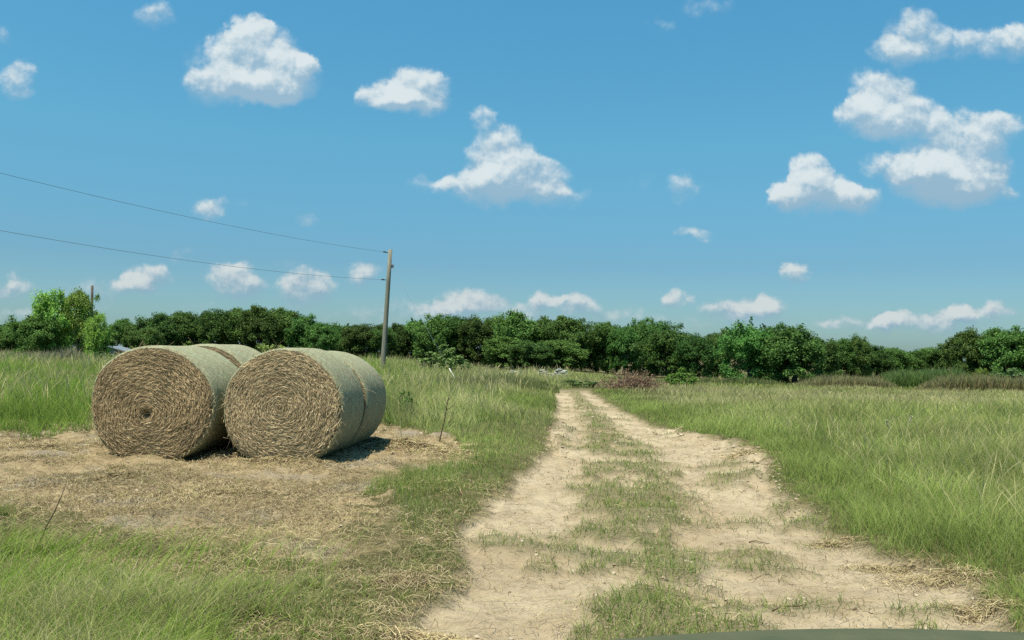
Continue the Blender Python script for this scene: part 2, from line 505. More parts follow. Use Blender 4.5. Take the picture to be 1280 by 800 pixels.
def pick(cols, n, wts=None):
    cols = np.array(cols, float)
    i = rng.choice(len(cols), n, p=wts)
    return cols[i] * rng.uniform(.8, 1.2, (n, 1))

G_BRIGHT = [(.23, .38, .040), (.28, .43, .055), (.18, .32, .040), (.34, .44, .09)]
G_FIELD = [(.29, .36, .08), (.36, .41, .12), (.43, .43, .17), (.22, .31, .07), (.54, .49, .25)]
G_DARK = [(.14, .21, .045), (.18, .26, .06), (.21, .29, .07)]
G_DRY = [(.56, .48, .26), (.60, .52, .31), (.48, .42, .22), (.42, .40, .17)]

def is_left(x, y):      # left of the track
    px, py = to_px(x, y)
    py = np.clip(py, 456, 990)
    return px < (pl(TL, py) + pl(TR, py)) / 2
def wid(d, base, k=.00075): return np.maximum(base, d * k)

tall_l, tall_r, verge, fore, turf = [], [], [], [], []
def clump_lean(x, y, seed, s=.7): return fbm(x, y, s, 2, seed) * 4 * np.pi

# -- right-hand field
x, y = scatter(450000, 4.0, 78, 1.02, 1.2)
trk, strp, hy, e, px, py = regions(x, y)
keep = (~is_left(x, y)) & (trk < .25) & (y < 80)
x, y, e = x[keep], y[keep], e[keep]
z = terrain(x, y); dd = -e
nz = fbm(x, y, .5, 3, 91); nzb = fbm(x, y, .16, 2, 95)
h = (.10 + .22 * sstep(dd, 0, .5) + .22 * sstep(dd, .5, 3.0) - .10 * sstep(y, 25, 50)) * (.35 + 1.2 * nz) * rng.uniform(.5, 1.15, len(x))
h *= 1 - .35 * sstep(nzb, .55, .7)
n = len(x)
dry = .85 * sstep((nz - .5) * 1.5 + (nzb - .5) * 2 + 1 + (sstep(y, 16, 45) - .5) * .6 + rng.normal(0, .10, n), .90, 1.35) * sstep(dd, .3, 2.5)
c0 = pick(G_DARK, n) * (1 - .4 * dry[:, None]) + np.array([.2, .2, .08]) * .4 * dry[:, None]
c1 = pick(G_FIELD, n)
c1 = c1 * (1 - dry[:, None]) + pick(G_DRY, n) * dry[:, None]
grn = (1 - sstep(dd, .5, 2.5))[:, None]
c1 = c1 * (1 - .3 * grn) + pick(G_BRIGHT, n) * .3 * grn
near = y < 17
lean = clump_lean(x, y, 99) * .3 + rng.normal(-.3, 1.3, n)
bend = rng.uniform(.15, 1.0, n)
tint_ = (.50 + 1.0 * fbm(x, y * .6, .8, 4, 97)) * (.75 + .5 * fbm(x, y, 3.1, 2, 98))
c1 = c1 * tint_[:, None]; c0 = c0 * tint_[:, None]
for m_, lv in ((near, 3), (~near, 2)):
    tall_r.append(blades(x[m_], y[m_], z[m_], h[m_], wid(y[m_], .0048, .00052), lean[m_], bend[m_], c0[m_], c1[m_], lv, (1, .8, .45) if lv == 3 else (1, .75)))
# seed stalks
x, y = scatter(17000, 5, 75, .9)
trk, strp, hy, e, px, py = regions(x, y)
keep = (~is_left(x, y)) & (e < -.9) & (fbm(x, y, .35, 2, 130) > .45)
x, y = x[keep], y[keep]; n = len(x); z = terrain(x, y)
h = rng.uniform(.35, .75, n) * (1 - .3 * sstep(y, 25, 50))
tall_r.append(blades(x, y, z, h, wid(y, .007, .0006), rng.uniform(0, 6.28, n), rng.uniform(.15, .8, n), pick(G_FIELD, n), pick(G_DRY, n), 4, (.35, .3, .35, 1.0)))
stuff('field_grass', tall_r, M_GRASS, 'knee-high olive and straw-tipped grass filling the field right of the track', 'grass')

# -- left field and tall weeds between bales and track
x, y = scatter(370000, 6.5, 75, 1.08, 1.2)
trk, strp, hy, e, px, py = regions(x, y)
keep = is_left(x, y) & (trk < .25) & (hy < .3) & ((py < 560) | (px > 470)) & ((py < 625) | ((px > 500) & (py < 735) & (rng.random(len(x)) < .85)))
x, y, e, px, py = x[keep], y[keep], e[keep], px[keep], py[keep]
n = len(x); z = terrain(x, y); dd = -e
nz = fbm(x, y, .45, 3, 191); nzb = fbm(x, y, .2, 2, 195)
tallness = np.where(px > 470, 1 - sstep(py, 520, 548), 1.0)
h = (.10 + .12 * sstep(dd, .1, .8)) * (1 - tallness) + tallness * (.30 + .55 * sstep(dd, .2, 2.2) + .18 * sstep(y, 22, 40))
rightpart = sstep(px, 470, 520)
h = h * (1 - .12 * rightpart - .25 * sstep(px, 500, 620) * sstep(y, 22, 36)) * (.5 + .9 * nz) * rng.uniform(.5, 1.15, n)
h = np.where((px < 470) & (y < 19.5), h * (.55 + .45 * sstep(y, 16.5, 19.5)), h)
dry = sstep(nz + nzb + rng.normal(0, .15, n) + .12 * rightpart * tallness, 1.0, 1.3)
c0 = pick(G_DARK, n)
c1 = pick(G_BRIGHT, n) * (1 - .6 * rightpart[:, None]) + pick(G_FIELD, n) * .6 * rightpart[:, None]
c1 = c1 * (1 - dry[:, None]) + pick(G_DRY, n) * dry[:, None]
near = y < 20
lean = clump_lean(x, y, 199) * .3 + rng.normal(0, 1.3, n)
bend = rng.uniform(.12, .9, n)
tint_ = (.50 + 1.0 * fbm(x, y * .6, .7, 4, 197)) * (.75 + .5 * fbm(x, y, 2.6, 2, 198))
c1 = c1 * tint_[:, None]; c0 = c0 * tint_[:, None]
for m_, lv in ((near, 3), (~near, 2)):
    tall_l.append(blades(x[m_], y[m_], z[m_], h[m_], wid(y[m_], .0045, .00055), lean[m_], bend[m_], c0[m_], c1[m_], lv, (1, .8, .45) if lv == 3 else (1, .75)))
x, y = scatter(13000, 14, 70, .9)
trk, strp, hy, e, px, py = regions(x, y)
keep = is_left(x, y) & (e < -1.2) & (hy < .2) & (py < 530) & ((fbm(x, y, .3, 2, 131) > .5) | (px > 480) & (fbm(x, y, .3, 2, 131) > .35))
x, y = x[keep], y[keep]; n = len(x); z = terrain(x, y)
h = rng.uniform(.7, 1.12, n)
tall_l.append(blades(x, y, z, h, wid(y, .010, .0008), rng.uniform(0, 6.28, n), rng.uniform(.1, .6, n), pick(G_FIELD, n), pick(G_DRY, n) * .9, 4, (.35, .3, .35, 1.0)))
stuff('meadow_grass', tall_l, M_GRASS, 'tall bright green grass and weeds behind the bales and left of the track', 'grass')

# -- foreground grass, bottom left
tx, ty = scatter(21000, 3.0, 10.5, 1.0, 1.2)
ta_ = rng.uniform(0, 2 * np.pi, (len(tx), 15)); tr_ = np.abs(rng.normal(0, .035, (len(tx), 15)))
x = (tx[:, None] + tr_ * np.cos(ta_)).ravel(); y = (ty[:, None] + tr_ * np.sin(ta_)).ravel(); tuft_dir = ta_.ravel()
trk, strp, hy, e, px, py = regions(x, y)
keep = is_left(x, y) & (trk < .2)
line = np.interp(px, [-200, 0, 120, 250, 400, 480, 560], [610, 632, 672, 690, 700, 690, 650])
amt = sstep(py + (fbm(x, y, 1.5, 3, 301) - .5) * 90, line - 8, line + 55)
amt = np.maximum(amt, sstep(px, 480, 530) * .8)
amt = amt * sstep(fbm(x, y, 2.0, 4, 303) + .25 * sstep(py, 700, 790) * (px < 300), .34, .58)
keep &= (rng.random(len(x)) < np.maximum(amt, .04 + .35 * (1 - hy) * (py > 600)))
tuft_dir = tuft_dir[keep]
x, y, e, px, py, amt = x[keep], y[keep], e[keep], px[keep], py[keep], amt[keep]
n = len(x); z = terrain(x, y); nz = fbm(x, y, .9, 3, 291)
leftness = 1 - sstep(px, 120, 420)
h = (.06 + .09 * amt * sstep(-e, 0, 1.0) + .17 * leftness * amt) * (.6 + .8 * nz) * rng.uniform(.5, 1.2, n)
h *= 1 - .3 * sstep(px, 430, 540)
dry = (rng.random(n) < .30 + .45 * (1 - amt) + .4 * sstep(nz, .46, .62))
c0 = pick(G_DARK, n) * .9
c1 = pick(G_BRIGHT + G_FIELD[:2], n)
c1 = np.where(dry[:, None], pick(G_DRY, n), c1)
fore.append(blades(x, y, z, h, rng.uniform(.0025, .006, n), tuft_dir + rng.normal(0, .5, n), rng.uniform(.3, 1.5, n), c0, c1 * (.6 + .75 * fbm(x, y, 1.3, 3, 297))[:, None], 3))
x = rng.uniform(-4.4, -1.2, 2600); y = rng.uniform(4.6, 7.0, 2600)
px, py = to_px(x, y)
k = (rng.random(2600) < (1 - sstep(px, 60, 520)) * sstep(py, 640, 700))
x, y = x[k], y[k]; n = len(x)
fore.append(blades(x, y, terrain(x, y), rng.uniform(.15, .45, n), rng.uniform(.004, .007, n), rng.normal(.1, .8, n), rng.uniform(.5, 1.2, n), pick(G_BRIGHT, n), pick(G_BRIGHT + G_DRY[:1], n), 4, (1, .85, .6, .35)))
x, y = scatter(30000, 7, 18, 1.0, 1.1)
trk, strp, hy, e, px, py = regions(x, y)
k = (hy > .4) & (rng.random(len(x)) < sstep(fbm(x, y, 1.7, 3, 333), .55, .72) * .8 + .01)
x, y = x[k], y[k]; n = len(x)
fore.append(blades(x, y, terrain(x, y), rng.uniform(.03, .13, n), wid(y, .004, .0005), rng.uniform(0, 6.28, n), rng.uniform(.3, 1.4, n), pick(G_DARK, n), pick(G_BRIGHT + G_FIELD + G_DRY, n), 2, (1, .7)))
stuff('foreground_grass', fore, M_GRASS, 'loose long green grass leaning over the near left corner of the yard', 'grass')

# -- turf in the middle of the track, ragged verges
x, y = scatter(170000, 4.4, 42, 1.1, 1.0)
trk, strp, hy, e, px, py = regions(x, y)
keep = ((trk > .2) & (rng.random(len(x)) < strp * 1.1 + .006)) | ((trk > .02) & (trk < .8) & (rng.random(len(x)) < .35))
x, y, e, strp = x[keep], y[keep], e[keep], strp[keep]
n = len(x); z = terrain(x, y); nz = fbm(x, y, 1.6, 3, 391)
h = (.035 + .085 * strp) * (.5 + nz) * rng.uniform(.5, 1.3, n) + .01
dry = (rng.random(n) < .12 + .35 * (nz > .6))
c1 = np.where(dry[:, None], pick(G_DRY, n), pick(G_BRIGHT[:1] + G_FIELD[:2] + G_DARK, n))
turf.append(blades(x, y, z, h, wid(y, .0045, .0006), rng.uniform(0, 6.28, n), rng.uniform(.3, 1.2, n), pick(G_DARK, n), c1, 2, (1, .7)))
stuff('track_grass', turf, M_GRASS, 'short patchy grass growing between and beside the two ruts', 'grass')

# -- straw litter
def strips(x, y, z, L, w, az, c, lift=.01, arch=.02):
    n = len(x)
    dx, dy = np.cos(az), np.sin(az)
    ts = (0, .5, 1.0)
    V = np.zeros((n, 6, 3))
    tilt = rng.uniform(-.6, .6, n); kink = rng.normal(0, .18, n) * L
    for k, t in enumerate(ts):
        s = (t - .5) * L
        kx = kink * (.5 - abs(t - .5)) * 2
        cx, cy = x + dx * s - dy * kx, y + dy * s + dx * kx
        cz = z + lift + arch * (1 - abs(t - .5) * 2) * rng.uniform(0, 1, n)
        V[:, 2 * k] = np.stack([cx - dy * w / 2, cy + dx * w / 2, cz + tilt * w], -1)
        V[:, 2 * k + 1] = np.stack([cx + dy * w / 2, cy - dx * w / 2, cz - tilt * w * .2], -1)
    loops = (np.arange(n)[:, None] * 6 + np.array([0, 1, 3, 2, 2, 3, 5, 4])[None]).ravel()
    return V.reshape(-1, 3), np.full(n * 2, 4), loops, np.repeat(c, 6, axis=0)
STRAW = [(.47, .37, .21), (.38, .29, .16), (.29, .22, .12), (.56, .46, .28), (.17, .13, .075), (.34, .31, .14)]
lit_ = []
x, y = scatter(240000, 4.5, 20, 1.0, 1.1)
trk, strp, hy, e, px, py = regions(x, y)
prob = hy * (.12 + 1.0 * sstep(fbm(x, y * 1.4, 1.0, 4, 401), .38, .58)) + (trk > .3) * .075 + ((trk > .02) & (trk < .75)) * .25
prob = np.maximum(prob, .38 * (is_left(x, y) & (py > 600) & (trk < .5)))
keep = rng.random(len(x)) < prob
x, y = x[keep], y[keep]; n = len(x); z = terrain(x, y)
pile = sstep(fbm(x, y, 1.1, 3, 401), .5, .7)
lit_.append(strips(x, y, z + pile * rng.uniform(0, .05, n), rng.uniform(.03, .15, n), wid(y, .0028, .00042), rng.normal(0.05, .9, n), pick(STRAW, n) * (.45 + .95 * fbm(x, y, 1.2, 3, 405))[:, None], .008, .04))
# heaps: spilled hay right of the bales, dried cuttings at the right verge, by the near left rut
def heap(cx, cy, rx, ry, hh, n_, colf=1.0, Lr=(.04, .17)):
    n = int(n_ * 1.8); hh = hh * .55
    r = np.abs(rng.normal(0, .55, n)); t = rng.uniform(0, 2 * np.pi, n)
    x, y = cx + r * rx * np.cos(t), cy + r * ry * np.sin(t)
    z = terrain(x, y) + hh * np.exp(-r * r * 2) * rng.uniform(.1, 1, n) * (.5 + fbm(x, y, 2.5, 2, 409))
    return strips(x, y, z, rng.uniform(*Lr, n), wid(y, .003, .00045), rng.uniform(0, np.pi, n), pick(STRAW, n) * colf * 1.15, .003, .022)
for (a, b, rx, ry, hh, n, cf) in ((505, 560, .75, .5, .14, 2600, 1.0), (548, 566, .45, .4, .09, 1200, 1.15), (470, 556, .4, .5, .12, 1000, .8),
                                  (500, 727, .36, .22, .06, 500, .8), (1175, 715, .55, .28, .05, 700, 1.05), (1110, 700, .4, .16, .04, 350, 1.0), (1040, 672, .3, .14, .04, 200, 1.0),
                                  (1225, 752, .3, .22, .05, 450, 1.0), (540, 790, .35, .15, .05, 700, 1.3), (350, 578, .9, .35, .07, 1200, 1.0), (190, 572, .8, .3, .07, 900, .85),
                                  (935, 566, .5, .35, .05, 500, 1.0), (60, 560, 1.2, .35, .07, 900, .85), (130, 600, .8, .4, .05, 700, .8), (300, 620, 1.2, .4, .05, 1300, 1.0)):
    d = ray(a, b); tt = -CAM_H / d[2]
    lit_.append(heap(d[0] * tt, d[1] * tt, rx, ry, hh, n, cf))
stuff('hay_litter', lit_, M_STRAW, 'trampled loose hay strewn over the yard in front of the bales', 'hay')

# clods of turned earth along the track
def lumps(pts, rad, colr, seed):
    r2 = np.random.default_rng(seed)
    base = []
    t = (1 + 5 ** .5) / 2
    ico = np.array([(-1, t, 0), (1, t, 0), (-1, -t, 0), (1, -t, 0), (0, -1, t), (0, 1, t), (0, -1, -t), (0, 1, -t), (t, 0, -1), (t, 0, 1), (-t, 0, -1), (-t, 0, 1)], float)
    ico /= np.linalg.norm(ico[0])
    tri = np.array([(0, 11, 5), (0, 5, 1), (0, 1, 7), (0, 7, 10), (0, 10, 11), (1, 5, 9), (5, 11, 4), (11, 10, 2), (10, 7, 6), (7, 1, 8), (3, 9, 4), (3, 4, 2), (3, 2, 6), (3, 6, 8), (3, 8, 9), (4, 9, 5), (2, 4, 11), (6, 2, 10), (8, 6, 7), (9, 8, 1)])
    n = len(pts)
    V = ico[None] * (rad[:, None, None] * r2.uniform(.65, 1.25, (n, 12, 1)))
    V = V * np.stack([r2.uniform(.8, 1.4, n), r2.uniform(.8, 1.3, n), r2.uniform(.5, .8, n)], -1)[:, None]
    V = V + pts[:, None]
    loops = (np.arange(n)[:, None] * 12 + tri.ravel()[None]).ravel()
    return V.reshape(-1, 3), np.full(n * 20, 3), loops, np.repeat(colr, 12, axis=0)
x, y = scatter(26000, 4.6, 24, 1.0, 1.0)
trk, strp, hy, e, px, py = regions(x, y)
edge_ = (x > .8) & (y > 9) & (y < 19) & (e > -.15) & (e < .5)
keep = ((trk > .3) & (rng.random(len(x)) < .07)) | (edge_ & (rng.random(len(x)) < .55)) | ((hy > .5) & (rng.random(len(x)) < .05))
x, y, edge_ = x[keep], y[keep], edge_[keep]; n = len(x)
rad = rng.uniform(.006, .02, n) * np.maximum(1, y / 9) * np.where(edge_, rng.uniform(.6, 1.6, n), 1)
pts = np.stack([x, y, terrain(x, y) + rad * .15], -1)
M_CLOD = leaf_mat('earth_clods', 0.0, .95)
stuff('earth_clods', [lumps(pts, rad, pick([(.40, .32, .21), (.33, .26, .17), (.46, .38, .27)], n), 5)], M_CLOD, 'crumbled pale clods and grit lying along the dirt track', 'dirt')

# ---------------------------------------------------------------- hay bales
def net_material():
    m, T = new_mat('net_wrap')
    uv = T.n('ShaderNodeUVMap').outputs[0]          # u along the bale (m), v round it (m)
    st_ = T.noise(T.vec('MULTIPLY', uv, (22.0, 1.2, 1)), 1.0, 5, .65)
    bl = T.noise(T.vec('MULTIPLY', uv, (4.0, 1.6, 1)), 1.0, 6, .7)
    fl = T.noise(T.vec('MULTIPLY', uv, (30.0, 13.0, 1)), 1.0, 5, .8)
    c_ = T.mix(T.maprange(st_.outputs[0], .35, .65), (0.30, 0.315, 0.21), (0.45, 0.465, 0.335))
    c_ = T.mix(T.maprange(bl.outputs[0], .38, .58, 0, .85), c_, (0.36, 0.32, 0.215))
    c_ = T.mix(T.maprange(fl.outputs[0], .50, .66, 0, .75), c_, (0.17, 0.15, 0.095))
    c_ = T.mix(T.maprange(fl.outputs[0], .34, .44, .8, 0), c_, (0.66, 0.70, 0.54))
    c_ = T.mix(1.0, c_, (.78, .80, .74), 'MULTIPLY')
    p = T.n('ShaderNodeBsdfPrincipled', ins={'Base Color': c_, 'Roughness': .85, 'Specular IOR Level': .08})
    hh = T.math('ADD', T.math('MULTIPLY', fl.outputs[0], .5), st_.outputs[0])
    b = T.n('ShaderNodeBump', ins={'Height': hh, 'Strength': .9, 'Distance': .035})
    T.set(p.inputs['Normal'], b.outputs[0])
    T.n('ShaderNodeOutputMaterial', ins={0: p.outputs[0]})
    return m
M_NET = net_material()
M_HAYCORE = flat_mat('packed_hay', (0.17, 0.125, 0.07), (0.30, 0.225, 0.13), 30, 0.95, bump=.8)
M_HAYSTR = leaf_mat('hay_strands', .10, .75)

def bale_r(th, A, B, seed):
    """cross-section radius at angle th, sagging and slightly uneven"""
    c_, s_ = np.cos(th), np.sin(th)
    r = 1 / ((np.abs(c_) / A) ** 2.12 + (np.abs(s_) / B) ** 2.12) ** (1 / 2.12)
    r = r * (1 + .012 * np.sin(3 * th + seed) + .008 * np.sin(5 * th + seed * 2.3))
    fl = -s_ * r > B * .93
    r = np.where(fl, B * .93 / np.maximum(-s_, .3), r)
    return r
def make_bale(name, loc, rz, A, B, L, seed, tone, n_front, label):
    rr = np.random.default_rng(seed)
    root = empty(name, loc, rz)
    tag(root, label, 'hay bale', 'round hay bales')
    zc = B * .93
    NA = 160
    th = np.linspace(-np.pi / 2, 1.5 * np.pi, NA, endpoint=False)
    R0 = bale_r(th, A, B, seed)
    # body: profile along the axis with rounded shoulders
    prof = [(0.0, .955), (.012, .975), (.035, .990), (.08, 1.0)] + [(t, 1.0) for t in np.linspace(.14, L - .14, 26)] + [(L - .08, 1.0), (L - .035, .985), (L - .01, .955), (L, .93)]
    V, UV = [], []
    for (yy, k) in prof:
        lump = 1 + .022 * (fbm(np.cos(th) * 2 + 9, np.sin(th) * 2 + yy * 1.6, 1.3, 3, seed) - .5) + .012 * (fbm(th * 0 + yy * 9, th * .6, 1, 2, seed + 3) - .5)
        r = R0 * k * lump
        V.append(np.stack([r * np.cos(th), np.full(NA, yy), zc + r * np.sin(th)], -1))
        UV.append(np.stack([np.full(NA, yy), th * A], -1))
    V = np.concatenate(V); UV = np.concatenate(UV)
    i0 = np.arange(NA); i1 = (i0 + 1) % NA
    Q = np.concatenate([np.stack([k * NA + i0, (k + 1) * NA + i0, (k + 1) * NA + i1, k * NA + i1], -1) for k in range(len(prof) - 1)])
    link('net_wrap', mesh_from('net_wrap', V, np.full(len(Q), 4), Q.ravel(), None, M_NET, True, UV), root)
    for side in (0, 1):
        # packed end with a wound spiral relief
        NR = 34
        ox, oz = (-.05, -.15) if seed == 14 else (.0, .0)
        VV = []
        sgn = -1 if side == 0 else 1
        y0 = 0.0 if side == 0 else L
        for j in range(NR):
            f = j / (NR - 1)
            r = R0 * .955 * f if side == 0 else R0 * .93 * f
            bulge = .035 * (1 - f ** 3)
            sp = .010 * np.sin(r / .075 * 2 * np.pi - th) + .028 * (fbm(r * np.cos(th) + 5, r * np.sin(th), 5, 3, seed + 9) - .5)
            hole = -(.10 if seed == 14 else .0) * np.exp(-(r / .07) ** 2)
            VV.append(np.stack([r * np.cos(th) + ox * (1 - f), y0 + sgn * (bulge + sp * min(1, (1 - f) * 8) + hole - .004), zc + r * np.sin(th) + oz * (1 - f)], -1))
        VV = np.concatenate(VV)
        if side == 0: QQ = np.concatenate([np.stack([k * NA + i0, (k + 1) * NA + i0, (k + 1) * NA + i1, k * NA + i1], -1) for k in range(NR - 1)])
        else: QQ = np.concatenate([np.stack([k * NA + i0, k * NA + i1, (k + 1) * NA + i1, (k + 1) * NA + i0], -1) for k in range(NR - 1)])
        face = link('end_face', mesh_from('end_face', VV, np.full(len(QQ), 4), QQ.ravel(), None, M_HAYCORE, True), root)
        # wound strands lying on the end
        n = n_front if side == 0 else n_front // 6
        f = np.sqrt(rr.random(n)) * .972
        t0 = rr.uniform(0, 2 * np.pi, n)
        Ls = rr.uniform(.05, .26, n) * (1 + .3 * rr.random(n))
        w = rr.uniform(.0045, .0115, n)
        levels = 5
        vs = np.zeros((n, levels * 2, 3)); cc = np.zeros((n, levels * 2, 3))
        drift = rr.normal(0, .30, n) + (rr.random(n) < .10) * rr.normal(0, 1.0, n)
        out0 = .012 + .028 * rr.random(n) ** 1.5
        toned = pick([(.50, .385, .23), (.45, .345, .20), (.54, .43, .26), (.39, .30, .175), (.30, .23, .14), (.58, .475, .30)], n, [.26, .26, .16, .16, .08, .08])
        swirl = (.80 + .36 * fbm(f * 12, np.cos(t0) * 2 + np.sin(t0) * 1.3, 1, 3, seed + 21)) * (.8 + .4 * fbm(f * np.cos(t0) * 3, f * np.sin(t0) * 3, 1, 3, seed + 22))
        toned = toned * np.array(tone) * swirl[:, None]
        wav = lambda ta_: 1 + .16 * (fbm(np.cos(ta_) * 1.3 + 4, np.sin(ta_) * 1.3 + f * 1.5, 1, 2, seed + 31) - .5) * (1 - f)
        rc = bale_r(t0, A, B, seed) * .95 * f
        for k in range(levels):
            u = (k / (levels - 1) - .5)
            ta = t0 + u * Ls / np.maximum(rc, .06)
            ra = bale_r(ta, A, B, seed) * .95 * f * wav(ta) + drift * u * Ls
            wob = rr.normal(0, .004, n)
            out = sgn * (.035 * (1 - f ** 3) + out0 * (1.2 - 2.2 * abs(u) * rr.uniform(.2, 1, n)) - (.10 if seed == 14 else .0) * np.exp(-(ra / .07) ** 2))
            ww = w * (1 - .5 * abs(u) * 2)
            tl = rr.uniform(-.5, .5, n) * ww
            for s_, o_ in ((-.5, 0), (.5, 1)):
                r_ = ra + wob + ww * s_
                vs[:, 2 * k + o_] = np.stack([r_ * np.cos(ta) + ox * (1 - f), y0 + out + tl * s_ * sgn, zc + r_ * np.sin(ta) + oz * (1 - f)], -1)
                cc[:, 2 * k + o_] = toned
        lp = []
        for k in range(levels - 1): lp += [2 * k, 2 * k + 1, 2 * k + 3, 2 * k + 2]
        loops = (np.arange(n)[:, None] * levels * 2 + np.array(lp)[None]).ravel()
        parts = [(vs.reshape(-1, 3), np.full(n * (levels - 1), 4), loops, cc.reshape(-1, 3))]
        # frayed ends round the rim
        m = n // 26
        ta = rr.uniform(0, 2 * np.pi, m)
        low = rr.random(m) < .8
        ta = np.where(low, rr.normal(-np.pi / 2 + .5, .6, m), ta)
        r_ = bale_r(ta, A, B, seed) * rr.uniform(.93, .985, m)
        ln = rr.uniform(.02, .08, m)
        ang = ta + rr.choice([-1, 1], m) * rr.uniform(.7, 1.6, m)
        bx, bz, by = r_ * np.cos(ta), zc + r_ * np.sin(ta), y0 - sgn * rr.uniform(-.03, .05, m)
        ex, ez, ey = bx + np.cos(ang) * ln, np.maximum(bz + np.sin(ang) * ln, .005), by + sgn * rr.uniform(0, .05, m)
        wv = rr.uniform(.003, .007, m)
        v3 = np.zeros((m, 3, 3))
        v3[:, 0] = np.stack([bx - np.sin(ang) * wv, by, bz + np.cos(ang) * wv], -1)
        v3[:, 1] = np.stack([bx + np.sin(ang) * wv, by, bz - np.cos(ang) * wv], -1)
        v3[:, 2] = np.stack([ex, ey, ez], -1)
        parts.append((v3.reshape(-1, 3), np.full(m, 3), np.arange(m * 3), np.repeat(pick([(.52, .44, .26), (.42, .33, .18)], m) * np.array(tone), 3, axis=0)))
        v_, f_, l_, c_ = join(parts)
        ss = link('loose_straw', mesh_from('loose_straw', v_, f_, l_, c_, M_HAYSTR), face)
        ss['kind'] = 'stuff'
    return root
def bale_spot(px, py):
    d = ray(px, py); t = -(CAM_H - .0) / d[2]
    return d[0] * t, d[1] * t
bx, by = bale_spot(351, 578)
AX = R(-4.2)
fwd = (math.sin(-AX), math.cos(-AX))
zg = -.01
make_bale('hay_bale', (bx, by, zg), AX, .86, .825, 1.28, 3, (1.14, 1.10, 1.05), 9500, 'front right round hay bale with a pale tan wound end facing the track')
make_bale('hay_bale', (bx + fwd[0] * 1.35 + .03, by + fwd[1] * 1.35, zg), R(-6), .86, .81, 1.2, 8, (1, .97, .92), 1800, 'round hay bale butted behind the front right bale, seen past its seam')
bx2, by2 = bale_spot(187, 574)
make_bale('hay_bale', (bx2, by2, zg), R(-5.5), .925, .83, 1.28, 14, (.98, .91, .83), 9500, 'front left round hay bale with a darker brown end and hollow centre')
make_bale('hay_bale', (bx2 + .13 + .10, by2 + 1.36, zg), R(-7), .895, .848, 1.2, 22, (.9, .85, .8), 1800, 'round hay bale behind the front left bale, its pale top showing between both stacks')

# ---------------------------------------------------------------- trees
def leaf_cloud(cent, crad, nper, size, kind='broad', seed=0, cols=((.05, .10, .022), (.07, .13, .03), (.09, .16, .035))):
    """leaf sprays spread through clusters of a crown, in unit space"""
    rr = np.random.default_rng(seed)
    cent = np.asarray(cent); n = len(cent) * nper
    ci = np.repeat(np.arange(len(cent)), nper)
    d = rr.normal(size=(n, 3)); d /= np.linalg.norm(d, axis=1)[:, None]
    rad = np.asarray(crad)[ci][:, None] * (rr.random((n, 1)) ** .7)
    sq = np.array([1, 1, .8]) if kind != 'willow' else np.array([.95, .95, 1.1])
    p = cent[ci] + d * rad * sq
    ctr = np.array([0, 0, .5])
    outd = p - ctr; outd /= np.linalg.norm(outd, axis=1)[:, None] + 1e-6
    nrm = rr.normal(size=(n, 3)) * .75 + outd * .6 + np.array([0, 0, .5])
    if kind == 'willow': nrm = rr.normal(size=(n, 3)) * np.array([1, 1, .3])
    nrm /= np.linalg.norm(nrm, axis=1)[:, None]
    a_ = np.cross(nrm, rr.normal(size=(n, 3)))
    if kind == 'willow': a_ = np.array([0, 0, -1.0]) + rr.normal(size=(n, 3)) * .25; a_ -= nrm * np.sum(a_ * nrm, 1)[:, None]
    a_ /= np.linalg.norm(a_, axis=1)[:, None] + 1e-6
    b_ = np.cross(nrm, a_)
    s = size * rr.uniform(.6, 1.35, (n, 1))
    la, lb = (1.0, .62) if kind != 'willow' else (1.7, .28)
    V = np.stack([p - a_ * s * la, p + b_ * s * lb, p + a_ * s * la, p - b_ * s * lb], 1)
    V[:, 1] -= a_ * s * .25; V[:, 3] += a_ * s * .15
    cols = np.array(cols)
    cc = cols[rr.choice(len(cols), n)] * rr.uniform(.8, 1.2, (n, 1)) * rr.uniform(.85, 1.18, len(cent))[ci][:, None]
    return V.reshape(-1, 3), np.full(n, 4), np.arange(n * 4), np.repeat(cc, 4, axis=0)
